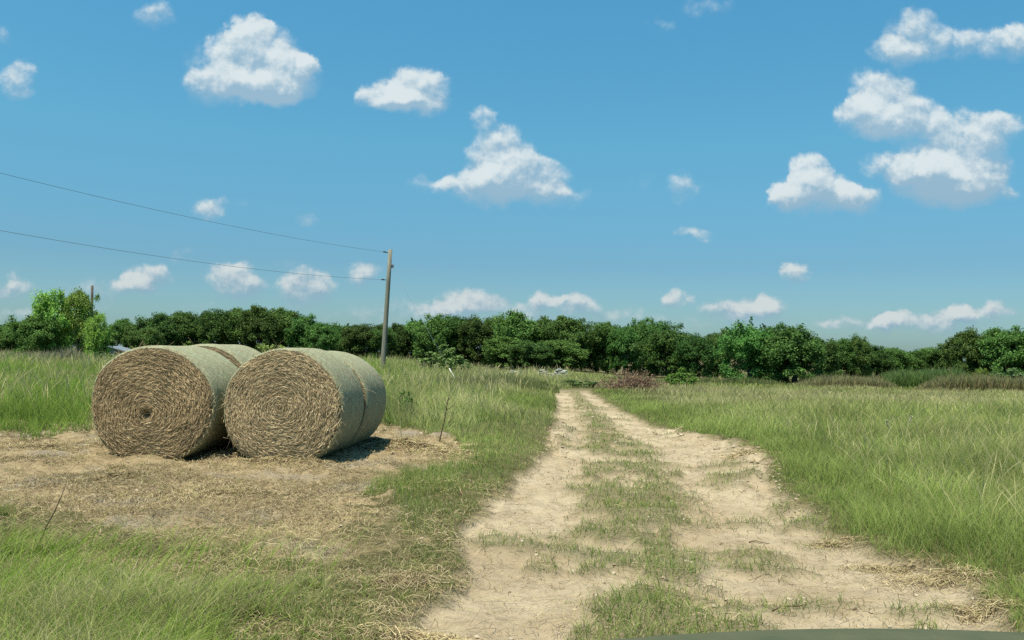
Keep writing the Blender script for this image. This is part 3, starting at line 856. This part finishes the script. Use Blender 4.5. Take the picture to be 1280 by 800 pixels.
def crown_clusters(kind, seed):
    rr = np.random.default_rng(seed)
    cent, rad = [], []
    lobes = [(rr.uniform(-.26, .26), rr.uniform(-.26, .26), rr.uniform(.42, .78), rr.uniform(.2, .32)) for _ in range(7)]
    lobes.append((0, 0, .62, .34))
    for (lx, ly, lz, lr) in lobes:
        for _ in range(11):
            d = rr.normal(size=3); d /= np.linalg.norm(d)
            k = rr.uniform(.55, 1.0)
            c_ = np.array([lx, ly, lz]) + d * lr * k * np.array([1, 1, .85])
            if c_[2] > .97 or c_[2] < .06: continue
            cent.append(c_); rad.append(rr.uniform(.08, .15))
    for _ in range(70):                           # domed outer shell
        d = rr.normal(size=3); d[2] = abs(d[2]); d /= np.linalg.norm(d)
        cent.append(np.array([0, 0, .42]) + d * np.array([.40, .40, .47]) * rr.uniform(.82, 1.0)); rad.append(rr.uniform(.08, .14))
    for _ in range(34):                           # low skirts
        t = rr.uniform(0, 2 * np.pi); r = rr.uniform(.2, .44)
        cent.append((r * np.cos(t), r * np.sin(t), rr.uniform(.06, .38))); rad.append(rr.uniform(.07, .12))
    top = max(c_[2] for c_ in cent)
    cent = [np.array((c_[0], c_[1], c_[2])) for c_ in cent]
    if kind in ('spiky', 'broad', 'willow'):
        ns = {'spiky': 34, 'broad': 7, 'willow': 0}[kind]
        for _ in range(ns):                       # shoots breaking the outline
            j = rr.integers(len(cent)); c_ = cent[j]
            if c_[2] < .5: continue
            dv = np.array([c_[0] * 1.6 + rr.normal() * .35, c_[1] * 1.6 + rr.normal() * .35, .9]); dv /= np.linalg.norm(dv)
            for q_ in range(4 if kind == 'spiky' else 2):
                cent.append(c_ + dv * (.06 + .03 * q_) + rr.normal(size=3) * .008); rad.append(.036 - .006 * q_)
    if kind == 'willow': cent = [c_ for c_ in cent if rr.random() < .66]; rad = rad[:len(cent)]
    cent = np.array(cent); cent[:, 2] *= .97 / max(cent[:, 2].max(), .9)
    return cent, np.array(rad)
def crown_mesh(kind, seed, cols, nper=90, size=.018):
    cent, rad = crown_clusters(kind, seed)
    parts = []
    big = rad > .05
    parts.append(leaf_cloud(cent[big], rad[big], nper, size, 'broad', seed, cols))
    if (~big).any(): parts.append(leaf_cloud(cent[~big], rad[~big], max(8, nper // 7), size * .85, 'broad', seed + 1, cols))
    v, f, l, c_ = join(parts)
    return mesh_from('crown_' + kind, v, f, l, c_, M_LEAF), cent
def trunk_mesh(cent, seed, name='trunk'):
    rr = random.Random(seed)
    b = MB()
    for s in range(rr.choice((1, 2, 3))):
        x0, y0 = rr.uniform(-.05, .05), rr.uniform(-.05, .05)
        fork = Vector((x0 * 2, y0 * 2, rr.uniform(.22, .34)))
        b.tube([(x0, y0, -.03), (x0 * 1.4, y0 * 1.4, .12), fork], [.028, .022, .018], 7)
        for _ in range(5):
            c_ = Vector(cent[rr.randrange(len(cent))])
            mid = fork.lerp(c_, .5) + Vector((rr.uniform(-.03, .03), rr.uniform(-.03, .03), .03))
            b.tube([fork, mid, c_], [.013, .008, .003], 5)
    me = bpy.data.meshes.new(name)
    me.from_pydata(b.v, [], b.f); me.materials.append(M_BARK)
    me.polygons.foreach_set('use_smooth', [True] * len(me.polygons))
    return me
DK = ((.060, .115, .024), (.078, .145, .030), (.105, .175, .040), (.048, .090, .022))
MD = ((.060, .125, .024), (.080, .155, .032), (.10, .18, .042))
WL = ((.19, .33, .05), (.24, .38, .07), (.15, .26, .04), (.30, .42, .10))
VAR = []
for i in range(7): VAR.append(('broad', 100 + i * 7, DK))
for i in range(2): VAR.append(('spiky', 201 + i * 7, MD))
for i in range(2): VAR.append(('willow', 301 + i * 7, WL))
VM = []
for k, s, cl_ in VAR:
    cm, cent = crown_mesh(k, s, cl_, 170 if k != 'willow' else 120, .0165 if k != 'willow' else .0165)
    VM.append((k, cm, trunk_mesh(cent, s)))
# (centre px, top py, width px, metres away, variant, label)
DARK_GROUP = 'dark hedgerow trees across the far side of the field'
def T_(a, b, c_, d, v, lab=None, grp=None): return (a, b, c_, d, v, lab, grp)
GEN_L = 'dark green tree in the hedgerow beyond the hay bales, left of the tall pole'
GEN_M = 'dark green tree in the hedgerow between the tall pole and the head of the track'
GEN_R = 'dark green tree in the hedgerow right of the brush pile'
TREES = [
 T_(66,366,46,60,9,'feathery light green tree, left of the twin crowns by the far thin pole'),
 T_(99,370,38,61,10,'feathery light green tree directly in front of the far thin pole'),
 T_(123,394,28,60,9,'small feathery tree at the right foot of the light green group'),
 T_(47,394,44,59,7,'dense mid-green shrubby tree at the left foot of the feathery pair'),
 T_(648,396,58,90,3,'tallest domed dark tree left of where the track vanishes'),
 T_(708,401,54,90,4,'broad dark tree with a steep right edge beside the sky notch'),
 T_(937,401,60,66,8,'tall spiky-topped bright green tree, nearest in the right hedgerow'),
 T_(990,412,66,64,5,'broad rounded tree touching the right side of the spiky-topped tree'),
 T_(840,417,66,80,6,'low rounded dark tree behind the heap of dead brush'),
 T_(1073,424,30,78,0,'small tree with a knobbly separate crown right of the broad rounded tree'),
 T_(1206,417,46,78,0,'thin-topped open tree near the right edge of the hedgerow'),
 T_(1250,414,52,76,2,'full rounded tree at the right end of the hedgerow')]
for (a, b, c_, d, v) in ((58,412,46,92,1),(88,411,46,93,3),(120,410,40,92,5),(-30,405,60,95,1),(16,406,40,95,2),(150,403,34,95,3),(170,409,30,93,4),(198,397,48,93,5),(226,394,44,95,6),(252,396,44,96,0),(277,391,46,94,1),
        (302,389,48,95,2),(328,389,46,93,3),(355,391,50,96,4),(382,399,44,94,5),(402,407,34,92,6),(4,416,40,90,5),(184,412,36,88,1),(414,409,38,99,0),(432,407,36,98,7),(452,408,42,92,1)):
    TREES.append(T_(a, b, c_, d, v, GEN_L, DARK_GROUP + ', left part'))
for (a, b, c_, d, v) in ((477,409,36,92,2),(500,409,36,98,3),(522,401,42,99,7),(546,398,46,95,5),(572,400,46,97,6),(598,401,44,95,0),(622,400,42,95,1),(680,402,46,94,2),(728,412,30,92,3),
        (748,416,36,97,0),(760,408,38,92,4),(779,408,38,90,7),(802,404,40,92,5),(824,406,42,91,1),(640,425,60,86,3),(700,428,60,86,6),(665,430,50,84,0)):
    TREES.append(T_(a, b, c_, d, v, GEN_M, DARK_GROUP + ', middle part'))
for (a, b, c_, d, v) in ((872,423,38,76,0),(892,420,30,80,1),(908,417,36,80,2),(965,409,44,69,7),(1022,427,46,72,3),(1050,428,38,78,4),(1094,436,40,82,5),(1118,438,40,84,6),
        (1140,441,36,85,0),(1160,437,34,86,1),(1182,434,36,84,2),(1230,424,40,80,3),(1276,420,44,78,4),(1310,413,60,76,5),(1360,415,70,76,1)):
    TREES.append(T_(a, b, c_, d, v, GEN_R, DARK_GROUP + ', right part'))
rt = random.Random(5)
for (a, b, c_, d, v, lab, grp) in TREES:
    p_ = at(a, b, d)
    gz = float(terrain(np.array([p_.x]), np.array([d]), False)[0])
    H = p_.z - gz; Wd = c_ * d / 1108.0 * 1.30
    k, cm, tm = VM[v]
    nm = {'broad': 'hedgerow_tree', 'spiky': 'bushy_tree', 'willow': 'feathery_tree'}[k]
    o = empty(nm, (p_.x, d, gz), rt.uniform(0, 6.28))
    o.scale = (Wd, Wd, H * 1.09)
    tag(o, lab, 'tree', grp)
    link('crown', cm, o); link('trunk', tm, o)

# ---------------------------------------------------------------- bushes and weeds
def bush(name, px, top, wpx, d, cols, label, cat='bush', nper=60, size=.035, seed=1, flat=.5, extra=None, grp=None):
    rr = np.random.default_rng(seed)
    p_ = at(px, top, d); gz = tz(p_.x, d)
    H, Wd = p_.z - gz, wpx * d / 1108.0
    cent, rad = [], []
    for _ in range(46):
        t = rr.uniform(0, 2 * np.pi); r = rr.random() ** .5 * .42
        hmax = (1 - (r / .5) ** 2 * .6) * rr.uniform(.75, 1)
        cent.append((r * np.cos(t), r * np.sin(t), rr.uniform(.15, 1) * hmax * .88)); rad.append(rr.uniform(.07, .12))
    root = empty(name, (p_.x, d, gz)); root.scale = (Wd, Wd, H)
    tag(root, label, cat, grp)
    v, f, l, c_ = leaf_cloud(np.array(cent), np.array(rad), nper, size, 'broad', seed, cols)
    link('foliage', mesh_from('foliage', v, f, l, c_, M_BUSH), root)
    b = MB()
    for _ in range(7):
        c_ = cent[rr.integers(len(cent))]
        b.tube([(c_[0] * .1, c_[1] * .1, -.03), (c_[0] * .6, c_[1] * .6, c_[2] * .6), c_], [.012, .008, .003], 5)
    b.build('stem', M_BARK, root)
    if extra:
        v, f, l, c_ = leaf_cloud(np.array(cent)[-16:] + np.array([0, 0, .06]), np.array(rad)[-16:], 14, size * .8, 'broad', seed + 5, extra)
        link('blossom', mesh_from('blossom', v, f, l, c_, M_BUSH), root)
    return root
LB = ((.30, .40, .09), (.36, .44, .12), (.24, .33, .07))
bush('round_bush', 340, 417, 46, 60, LB, 'round yellow-green bush peeping between the two bale stacks', seed=2)
bush('round_bush', 238, 419, 36, 72, ((.24, .34, .07), (.28, .37, .09)), 'small pale green bush above the front left bale', seed=3)
bush('leafy_bush', 558, 425, 70, 58, ((.17, .27, .07), (.21, .31, .09), (.14, .22, .06)), 'wide pale green bush right of the tall pole', seed=4, nper=75)
bush('grey_bush', 188, 427, 40, 72, ((.15, .19, .13), (.20, .23, .17), (.11, .15, .09)), 'silvery grey-green bush behind the front left bale', seed=5)
bush('flowering_bush', 127, 433, 30, 50, ((.10, .17, .05), (.14, .21, .07)), 'low bush with white blossom left of the bales', seed=6, extra=((.6, .6, .52), (.7, .7, .62)))
bush('low_bush', 852, 452, 44, 56, ((.13, .24, .04), (.16, .28, .05)), 'bright green low bush right of the dead brush heap', seed=7)
bush('low_bush', 1262, 452, 60, 66, ((.12, .20, .06), (.15, .24, .08)), 'pale green low bush under the trees at the right edge', seed=8)
bush('low_bush', 1226, 449, 22, 66, ((.18, .26, .04), (.22, .29, .05)), 'yellowish green pointed bush right of the weed thicket', seed=9)
bush('leafy_weed', 508, 478, 26, 21, ((.13, .24, .05), (.17, .28, .06)), 'leafy green upright weed in the grass right of the bales', 'weed', seed=10, size=.05, nper=24)
bush('low_bush', 724, 472, 60, 44, ((.09, .17, .04), (.11, .21, .05)), 'green weed clump where the track bends away', 'weed', seed=12)

def weed_band(name, x0p, x1p, toppy, d0, d1, n, c_lo, c_hi, label, cat='weeds', hvar=.35):
    d = rng.uniform(d0, d1, n); pxx = rng.uniform(x0p, x1p, n)
    r_ = ray(pxx, np.full(n, 450.0)); x = r_[:, 0] / r_[:, 1] * d; y = d
    topz = CAM_H + ray(pxx, np.full(n, float(toppy)))[:, 2] / ray(pxx, np.full(n, float(toppy)))[:, 1] * d
    z = terrain(x, y, False)
    edge = np.minimum(pxx - x0p, x1p - pxx) / (x1p - x0p)
    h = (topz - z) * (1 - hvar * rng.random(n)) * (.45 + 1.0 * fbm(x, y * .4, .35, 3, 501)) * (.6 + .4 * rng.random(n)) * sstep(edge + .12 * (fbm(x, y, .4, 2, 502) - .5), -.02, .22) + .1
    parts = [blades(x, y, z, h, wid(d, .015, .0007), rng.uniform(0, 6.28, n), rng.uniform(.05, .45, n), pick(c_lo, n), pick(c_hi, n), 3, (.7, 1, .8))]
    return stuff(name, parts, M_GRASS, label, cat)
weed_band('green_weeds', 1085, 1225, 456, 60, 70, 12000, [(.10, .18, .04)], [(.17, .25, .07), (.14, .21, .06), (.22, .28, .11)], 'thicket of tall soft green weeds before the right hedgerow')
weed_band('russet_weeds', 985, 1130, 465, 58, 64, 7000, [(.16, .14, .07)], [(.30, .27, .13), (.27, .30, .11), (.38, .33, .18)], 'reddish brown seeding weeds before the right-hand trees')
weed_band('rusty_weeds', 1140, 1350, 467, 56, 63, 12000, [(.17, .15, .07)], [(.29, .23, .13), (.26, .29, .10), (.34, .35, .15)], 'rusty brown and olive weeds at the right edge of the field')
weed_band('bleached_weeds', -60, 125, 432, 46, 54, 9000, [(.17, .20, .07)], [(.44, .38, .26), (.24, .23, .11), (.38, .33, .22)], 'bleached fawn weeds below the feathery trees at the left')
weed_band('seeding_weeds', 470, 700, 463, 36, 48, 9000, [(.10, .15, .04)], [(.24, .25, .10), (.18, .23, .07), (.30, .27, .13)], 'olive seeding weeds in front of the middle hedgerow', hvar=.5)
weed_band('hedge_foot_weeds', 700, 1010, 470, 60, 63, 3500, [(.10, .15, .04)], [(.20, .24, .08), (.16, .21, .06), (.24, .22, .12)], 'thin line of olive weeds at the foot of the right hedgerow', hvar=.5)

# heap of dead brush
d = 40.5
p_ = at(790, 488, d); gz = tz(p_.x, d)
root = tag(empty('brush_pile', (p_.x, d, gz)), 'heap of dead reddish brown branches at the right side of the track bend', 'brush pile')
rr = random.Random(12)
b = MB(); lv = []
for i in range(260):
    cx = rr.gauss(0, .62); cy = rr.uniform(-.6, .6)
    hm = max(.15, .92 - abs(cx + .1) * .38)
    x0 = Vector((cx, cy, rr.uniform(0, .25)))
    an = rr.uniform(0, 6.28); L_ = rr.uniform(.4, 1.1)
    x1 = x0 + Vector((math.cos(an) * L_ * .7, math.sin(an) * L_ * .4, rr.uniform(.25, 1) * hm))
    md = x0.lerp(x1, .5) + Vector((rr.uniform(-.1, .1), 0, rr.uniform(-.05, .1)))
    b.tube([x0, md, x1], [.016, .011, .005], 4, False)
    lv.append(tuple(x1)); lv.append(tuple(md))
b.build('branches', flat_mat('dead_branch', (.17, .11, .075), (.30, .21, .15), 5, .9), root)
v, f, l, c_ = leaf_cloud(np.array(lv), np.full(len(lv), .13), 9, .035, 'broad', 9, ((.26, .14, .08), (.33, .22, .14), (.20, .13, .08), (.38, .29, .20)))
link('dead_leaves', mesh_from('dead_leaves', v, f, l, c_, M_BUSH), root)

# pale low mounds seen past the grass
M_PALE = leaf_mat('pale_rubble', 0, .95, spec=.05)
for (a, b_, w_, lab) in ((640, 464, 24, 'long low streak of pale rubble beyond the grass, left of the two round ones'), (679, 462, 12, 'smaller of two pale rubble mounds near the head of the track'), (700, 461, 17, 'larger rounded pale rubble mound near the head of the track')):
    d = 58; p_ = at(a, b_, d); Wd = w_ * d / 1108; n = 60
    t = rng.uniform(0, 6.28, n); r_ = rng.random(n) ** .5
    gz = tz(p_.x, d); hh = p_.z - gz
    hx = hh * (1 - r_ ** 2 * .5)
    pts = np.stack([r_ * np.cos(t) * Wd / 2, r_ * np.sin(t) * .6, hx * rng.uniform(.0, 1, n)], -1)
    v, f, l, c_ = lumps(pts, rng.uniform(.09, .2, n), pick([(.30, .31, .27), (.25, .26, .22), (.36, .36, .32)], n), a)
    tag(link('rubble_mound', mesh_from('rubble_mound', v, f, l, c_, M_PALE), None, (p_.x, d, gz)), lab, 'rubble', 'pale rubble mounds')

# ---------------------------------------------------------------- poles and wires
def pole(base, top, r0, r1, label, mat=None):
    root = tag(empty('utility_pole', base), label, 'utility pole')
    b = MB(); v = Vector(top) - Vector(base)
    pts = [Vector((0, 0, -.3)) - v * 0] + [v * t for t in (0.0, .25, .5, .75, 1.0)]
    b.tube(pts, [r0, r0, r0 * .75 + r1 * .25, (r0 + r1) / 2, r0 * .25 + r1 * .75, r1], 14)
    b.build('pole_shaft', mat or M_POLE, root)
    return root, v
PD = 45.0
bpt = at(478.2, 470, PD); gz = tz(bpt.x, PD)
btm = Vector((bpt.x - .02, PD, gz)); tp = at(488, 312, PD)
pr, pv = pole(btm, tp, .135, .10, 'tall leaning grey wooden utility pole right of the hay bales')
def on_pole(py_):
    z_ = at(486, py_, PD).z
    t = (z_ - btm.z) / (tp.z - btm.z)
    return btm.lerp(tp, t)
P2b = Vector((-19, 12, tz(-19, 12)))
pr2, pv2 = pole(P2b, P2b + Vector((.1, 0, 7.1)), .165, .125, 'wooden utility pole outside the left of the picture carrying the same wires')
M_INS = flat_mat('dark_hardware', (.05, .05, .05), (.10, .10, .10), 6, .5, bump=0)
for (py_, z2, sag, lab) in ((316, 7.0, .55, 'upper overhead wire running left from the top of the tall pole'), (350, 5.4, .62, 'lower overhead wire running left from the middle of the tall pole')):
    A_ = on_pole(py_); B_ = Vector((P2b.x, P2b.y, z2))
    dv = (B_ - A_).normalized(); A1 = A_ + dv * .13; B1 = B_ - dv * .13
    pts = []
    for i in range(61):
        t = i / 60
        p_ = A1.lerp(B1, t); p_.z -= sag * 4 * t * (1 - t); pts.append(p_)
    w = MB(); w.tube([p_ - A1 for p_ in pts], [.0062] * 61, 5)
    wo = w.build('overhead_wire', M_WIRE, None, True, A1)
    tag(wo, lab, 'wire', 'wires strung on the tall pole')
    ins = MB(); k = pts[1] - pts[0]; k.normalize()
    ins.tube([k * .25, k * .35, k * .55, k * .62], [.015, .035, .035, .015], 8)
    ins.build('insulator', M_INS, wo)
hk = MB(); kp = on_pole(333) - btm
hk.box(kp + Vector((.16, -.02, 0)), (.12, .08, .16))
hk.build('bracket', M_INS, pr, False)
hk = MB(); kp = on_pole(316) - btm
hk.tube([kp + Vector((0, 0, 0)), kp + Vector((-.2, -.02, 0))], [.02, .02], 6)
hk.build('eye_bolt', M_INS, pr); hk = MB()
kp = on_pole(350) - btm
hk.tube([kp, kp + Vector((-.2, -.02, 0))], [.02, .02], 6)
hk.build('eye_bolt', M_INS, pr)
# guy wire with its white guard
A_ = on_pole(333); E_ = at(574, 470, 41.5); E_.z = tz(E_.x, 41.5)
g1 = A_ + Vector((.14, -.05, 0))
w = MB(); w.tube([(0, 0, 0), E_ - g1], [.007, .007], 5)
gw = tag(w.build('guy_wire', M_WIRE, None, True, g1), 'thin guy wire slanting down right from the tall pole to a white guard', 'wire')
s0, s1 = (E_ - g1) * .865, (E_ - g1) * .995
w = MB(); w.tube([s0, s1], [.028, .03], 8); w.build('guard', M_WHITE, gw)
# far thin pole
d = 76.0
f0_ = at(113.6, 440, d); f0_.z = tz(f0_.x, d); f1_ = at(115.4, 357, d)
pole(f0_, f1_, .12, .10, 'thin distant pole rising behind the feathery light green trees', M_BARK)

# ---------------------------------------------------------------- little shed with a pale metal roof
d = 70.0
a_, b_ = at(143, 432.5, d), at(169, 441.5, d)
gz = tz(a_.x, d)
sh_ = tag(empty('low_shed', (a_.x, d, gz)), 'low shed whose pale sloping metal roof shows left of the bales', 'shed')
w_ = (b_.x - a_.x) * 1.9; drop = (a_.z - b_.z) * 1.9; hz = a_.z - gz
m = MB()
m.add([(0, -1.2, hz), (w_, -1.2, max(hz - drop, .5)), (w_, 1.2, max(hz - drop, .5)), (0, 1.2, hz), (0, -1.2, hz - .07), (w_, -1.2, max(hz - drop, .5) - .07), (w_, 1.2, max(hz - drop, .5) - .07), (0, 1.2, hz - .07)],
      [(0, 1, 2, 3), (7, 6, 5, 4), (0, 4, 5, 1), (1, 5, 6, 2), (2, 6, 7, 3), (3, 7, 4, 0)])
m.build('roof', flat_mat('pale_metal', (.22, .25, .27), (.32, .35, .37), 3, .45, .3, 0), sh_, False)
m = MB(); hl = max(hz - drop, .5)
m.add([(.1, -1.05, -.1), (w_ - .1, -1.05, -.1), (w_ - .1, 1.05, -.1), (.1, 1.05, -.1), (.1, -1.05, hz - .11), (w_ - .1, -1.05, hl - .06), (w_ - .1, 1.05, hl - .06), (.1, 1.05, hz - .11)],
      [(3, 2, 1, 0), (4, 5, 6, 7), (0, 1, 5, 4), (1, 2, 6, 5), (2, 3, 7, 6), (3, 0, 4, 7)])
m.build('wall', flat_mat('shed_boards', (.16, .17, .17), (.24, .25, .25), 6, .8), sh_, False)

# ---------------------------------------------------------------- stalks and sticks
def stalk(name, base_px, top_px, r, label, mat, forks=(), heads=None, cat='stalk'):
    d_ = ray(*base_px); t = -CAM_H / d_[2]; x0, y0 = d_[0] * t, d_[1] * t
    z0 = tz(x0, y0); top = at(top_px[0], top_px[1], y0) - Vector((x0, y0, z0))
    o_ = MB()
    pts = [Vector((0, 0, -.05))] + [top * t_ + Vector((.02 * math.sin(t_ * 7 + x0), 0, 0)) * t_ * (1 - t_) * 2 for t_ in (.0, .2, .4, .6, .8, 1.0)]
    o_.tube(pts, [r] * 3 + [r * .85, r * .75, r * .6, r * .45], 6)
    for (t0, dx, dz) in forks:
        p0 = top * t0; p1 = p0 + Vector((dx, .02, dz)); o_.tube([p0, p0.lerp(p1, .5) + Vector((0, 0, -.02)), p1], [r * .6, r * .45, r * .3], 5)
    ob = o_.build(name, mat, None, True, (x0, y0, z0))
    tag(ob, label, cat)
    if heads is not None:
        k = np.linspace(.80, 1.02, 14)[:, None] * np.array(top)[None]
        v, f, l, c_ = leaf_cloud(k, np.full(14, .018), 9, .012, 'broad', 3, heads)
        link('seed_head', mesh_from('seed_head', v, f, l, c_, M_BUSH), ob)
    return ob
stalk('dry_stalk', (549, 552), (563, 487), .011, 'bare forked brown stalk standing in the grass right of the bales', M_TWIG, ((.62, .16, .13), (.72, -.05, .16), (.8, .09, .12)))
stalk('dry_stalk', (44, 690), (83, 604), .006, 'thin dark stalk leaning right in the near left corner grass', M_TWIG)
M_STK = flat_mat('pale_stalk', (.30, .31, .13), (.42, .40, .20), 8, .8, bump=0)
HD = ((.66, .62, .45), (.55, .50, .32))
stalk('seed_stalk', (1128, 560), (1139, 521), .008, 'taller pale seed stalk standing out of the right-hand field', M_STK, (), HD)
stalk('seed_stalk', (1120, 562), (1108, 526), .006, 'thinner pale seed stalk just left of the tallest one in the right field', M_STK, (), HD)
stalk('seed_stalk', (502, 552), (498, 500), .007, 'pale dry stalk at the grass edge just right of the bales', M_STK, ())

def twig(pa, pb, r, label):
    a3 = bale_spot(*pa); b3 = bale_spot(*pb)
    o_ = MB(); za, zb = tz(*a3) + r, tz(*b3) + r
    v = Vector((b3[0] - a3[0], b3[1] - a3[1], zb - za))
    o_.tube([Vector((0, 0, 0)), v * .35 + Vector((0, .02, .012)), v * .7 + Vector((0, -.015, .006)), v], [r, r * .9, r * .75, r * .5], 6)
    tag(o_.build('twig', M_TWIG, None, True, (a3[0], a3[1], za)), label, 'twig')
twig((936, 669), (962, 671), .006, 'dark twig lying across the right rut')
twig((965, 755), (1008, 747), .005, 'slim pale-brown twig lying on bare earth nearest the bottom right')

# ---------------------------------------------------------------- front of the car the picture was taken from
car = tag(empty('parked_car', (.90, 0, 0)), 'dark grey-green car whose bonnet edge shows along the bottom right', 'car')
def car_paint():
    m, T = new_mat('green_paint')
    nz = T.noise(T.n('ShaderNodeTexCoord').outputs['Object'], 9, 6, .7)
    p = T.n('ShaderNodeBsdfPrincipled', ins={'Base Color': T.mix(T.maprange(nz.outputs[0], .3, .7), (.055, .065, .035), (.085, .09, .05)), 'Roughness': T.maprange(nz.outputs[0], .3, .7, .6, .8), 'Specular IOR Level': .12})
    T.n('ShaderNodeOutputMaterial', ins={0: p.outputs[0]})
    return m
M_PAINT = car_paint()
def sheet(fn, us, vs_):
    vv = [fn(u, v) for v in vs_ for u in us]
    nu = len(us)
    ff = [(j * nu + i, j * nu + i + 1, (j + 1) * nu + i + 1, (j + 1) * nu + i) for j in range(len(vs_) - 1) for i in range(nu - 1)]
    return vv, ff
def lin(a, b, n): return [a + (b - a) * i / (n - 1) for i in range(n)]
HOODP = [(.80, 1.000), (1.1, 1.005), (1.4, 1.001), (1.7, .989), (1.9, .974), (2.02, .954), (2.10, .905), (2.13, .84)]
def hood_pt(u, k):
    y_, z_ = HOODP[k]
    crown = .034 * (abs(u) / .75) ** 2 + .03 * max(0, abs(u) - .72) / .1 * .6
    return (u, y_ - .04 * (abs(u) / .75) ** 2 * (k / 7.0), z_ - crown)
vv, ff = sheet(lambda u, k: hood_pt(u, k), lin(-.82, .82, 41), list(range(8)))
hood = bpy.data.meshes.new('hood'); hood.from_pydata(vv, [], ff); hood.materials.append(M_PAINT)
hood.polygons.foreach_set('use_smooth', [True] * len(hood.polygons))
ho = link('hood', hood, car)
sm = ho.modifiers.new('s', 'SUBSURF'); sm.levels = 1; sm.render_levels = 2
so = ho.modifiers.new('t', 'SOLIDIFY'); so.thickness = .02; so.offset = -1
for s in (-1, 1):
    def fen(v, k):
        y_, z_ = HOODP[min(k, 7)]
        y_ = y_ - .10 * (k / 7.0)
        a = v / 6 * R(88)
        xo = .825 + .10 * math.sin(a); zz = z_ - .085 - .09 * (1 - math.cos(a)) - (.45 * max(0, v - 6) / 4)
        return (s * xo, y_ - .03 * math.sin(a) * k / 7, zz)
    vv, ff = sheet(fen, list(range(0, 11)), list(range(8)))
    if s > 0: ff = [f[::-1] for f in ff]
    m = MB(); m.add(vv, ff); fo = m.build('fender', M_PAINT, car)
    m = MB(); prof_ = [(.0, .16), (.05, .29), (.09, .325), (.15, .325), (.19, .29), (.2, .16)]
    vv, ff = [], []
    for (xx, rr_) in prof_:
        for k in range(28):
            t = 2 * math.pi * k / 28; vv.append((s * (.68 + xx), 1.42 + rr_ * math.cos(t), .325 + rr_ * math.sin(t)))
    for j in range(len(prof_) - 1):
        for k in range(28): ff.append((j * 28 + k, j * 28 + (k + 1) % 28, (j + 1) * 28 + (k + 1) % 28, (j + 1) * 28 + k))
    m.add(vv, ff)
    wh = empty('wheel'); wh.parent = car
    m.build('tyre', flat_mat('rubber', (.02, .02, .02), (.035, .033, .03), 10, .9), wh)
    m = MB(); m.tube([(s * .70, 1.42, .325), (s * .85, 1.42, .325), (s * .865, 1.42, .325)], [.165, .165, .06], 24); m.build('rim', flat_mat('alloy', (.5, .5, .5), (.6, .6, .6), 5, .35, .8, 0), wh)
    m = MB(); m.box((s * .62, 2.0, .70), (.26, .14, .14)); m.build('headlight', flat_mat('lamp_glass', (.6, .62, .62), (.7, .7, .7), 3, .1, 0, 0), car, False)
m = MB(); m.box((0, 2.04, .70), (.92, .08, .15)); m.build('grille', M_INS, car, False)
m = MB(); m.box((0, 2.08, .50), (1.62, .18, .22)); m.box((0, 2.05, .34), (1.5, .14, .09)); m.build('bumper', M_PAINT, car, False)
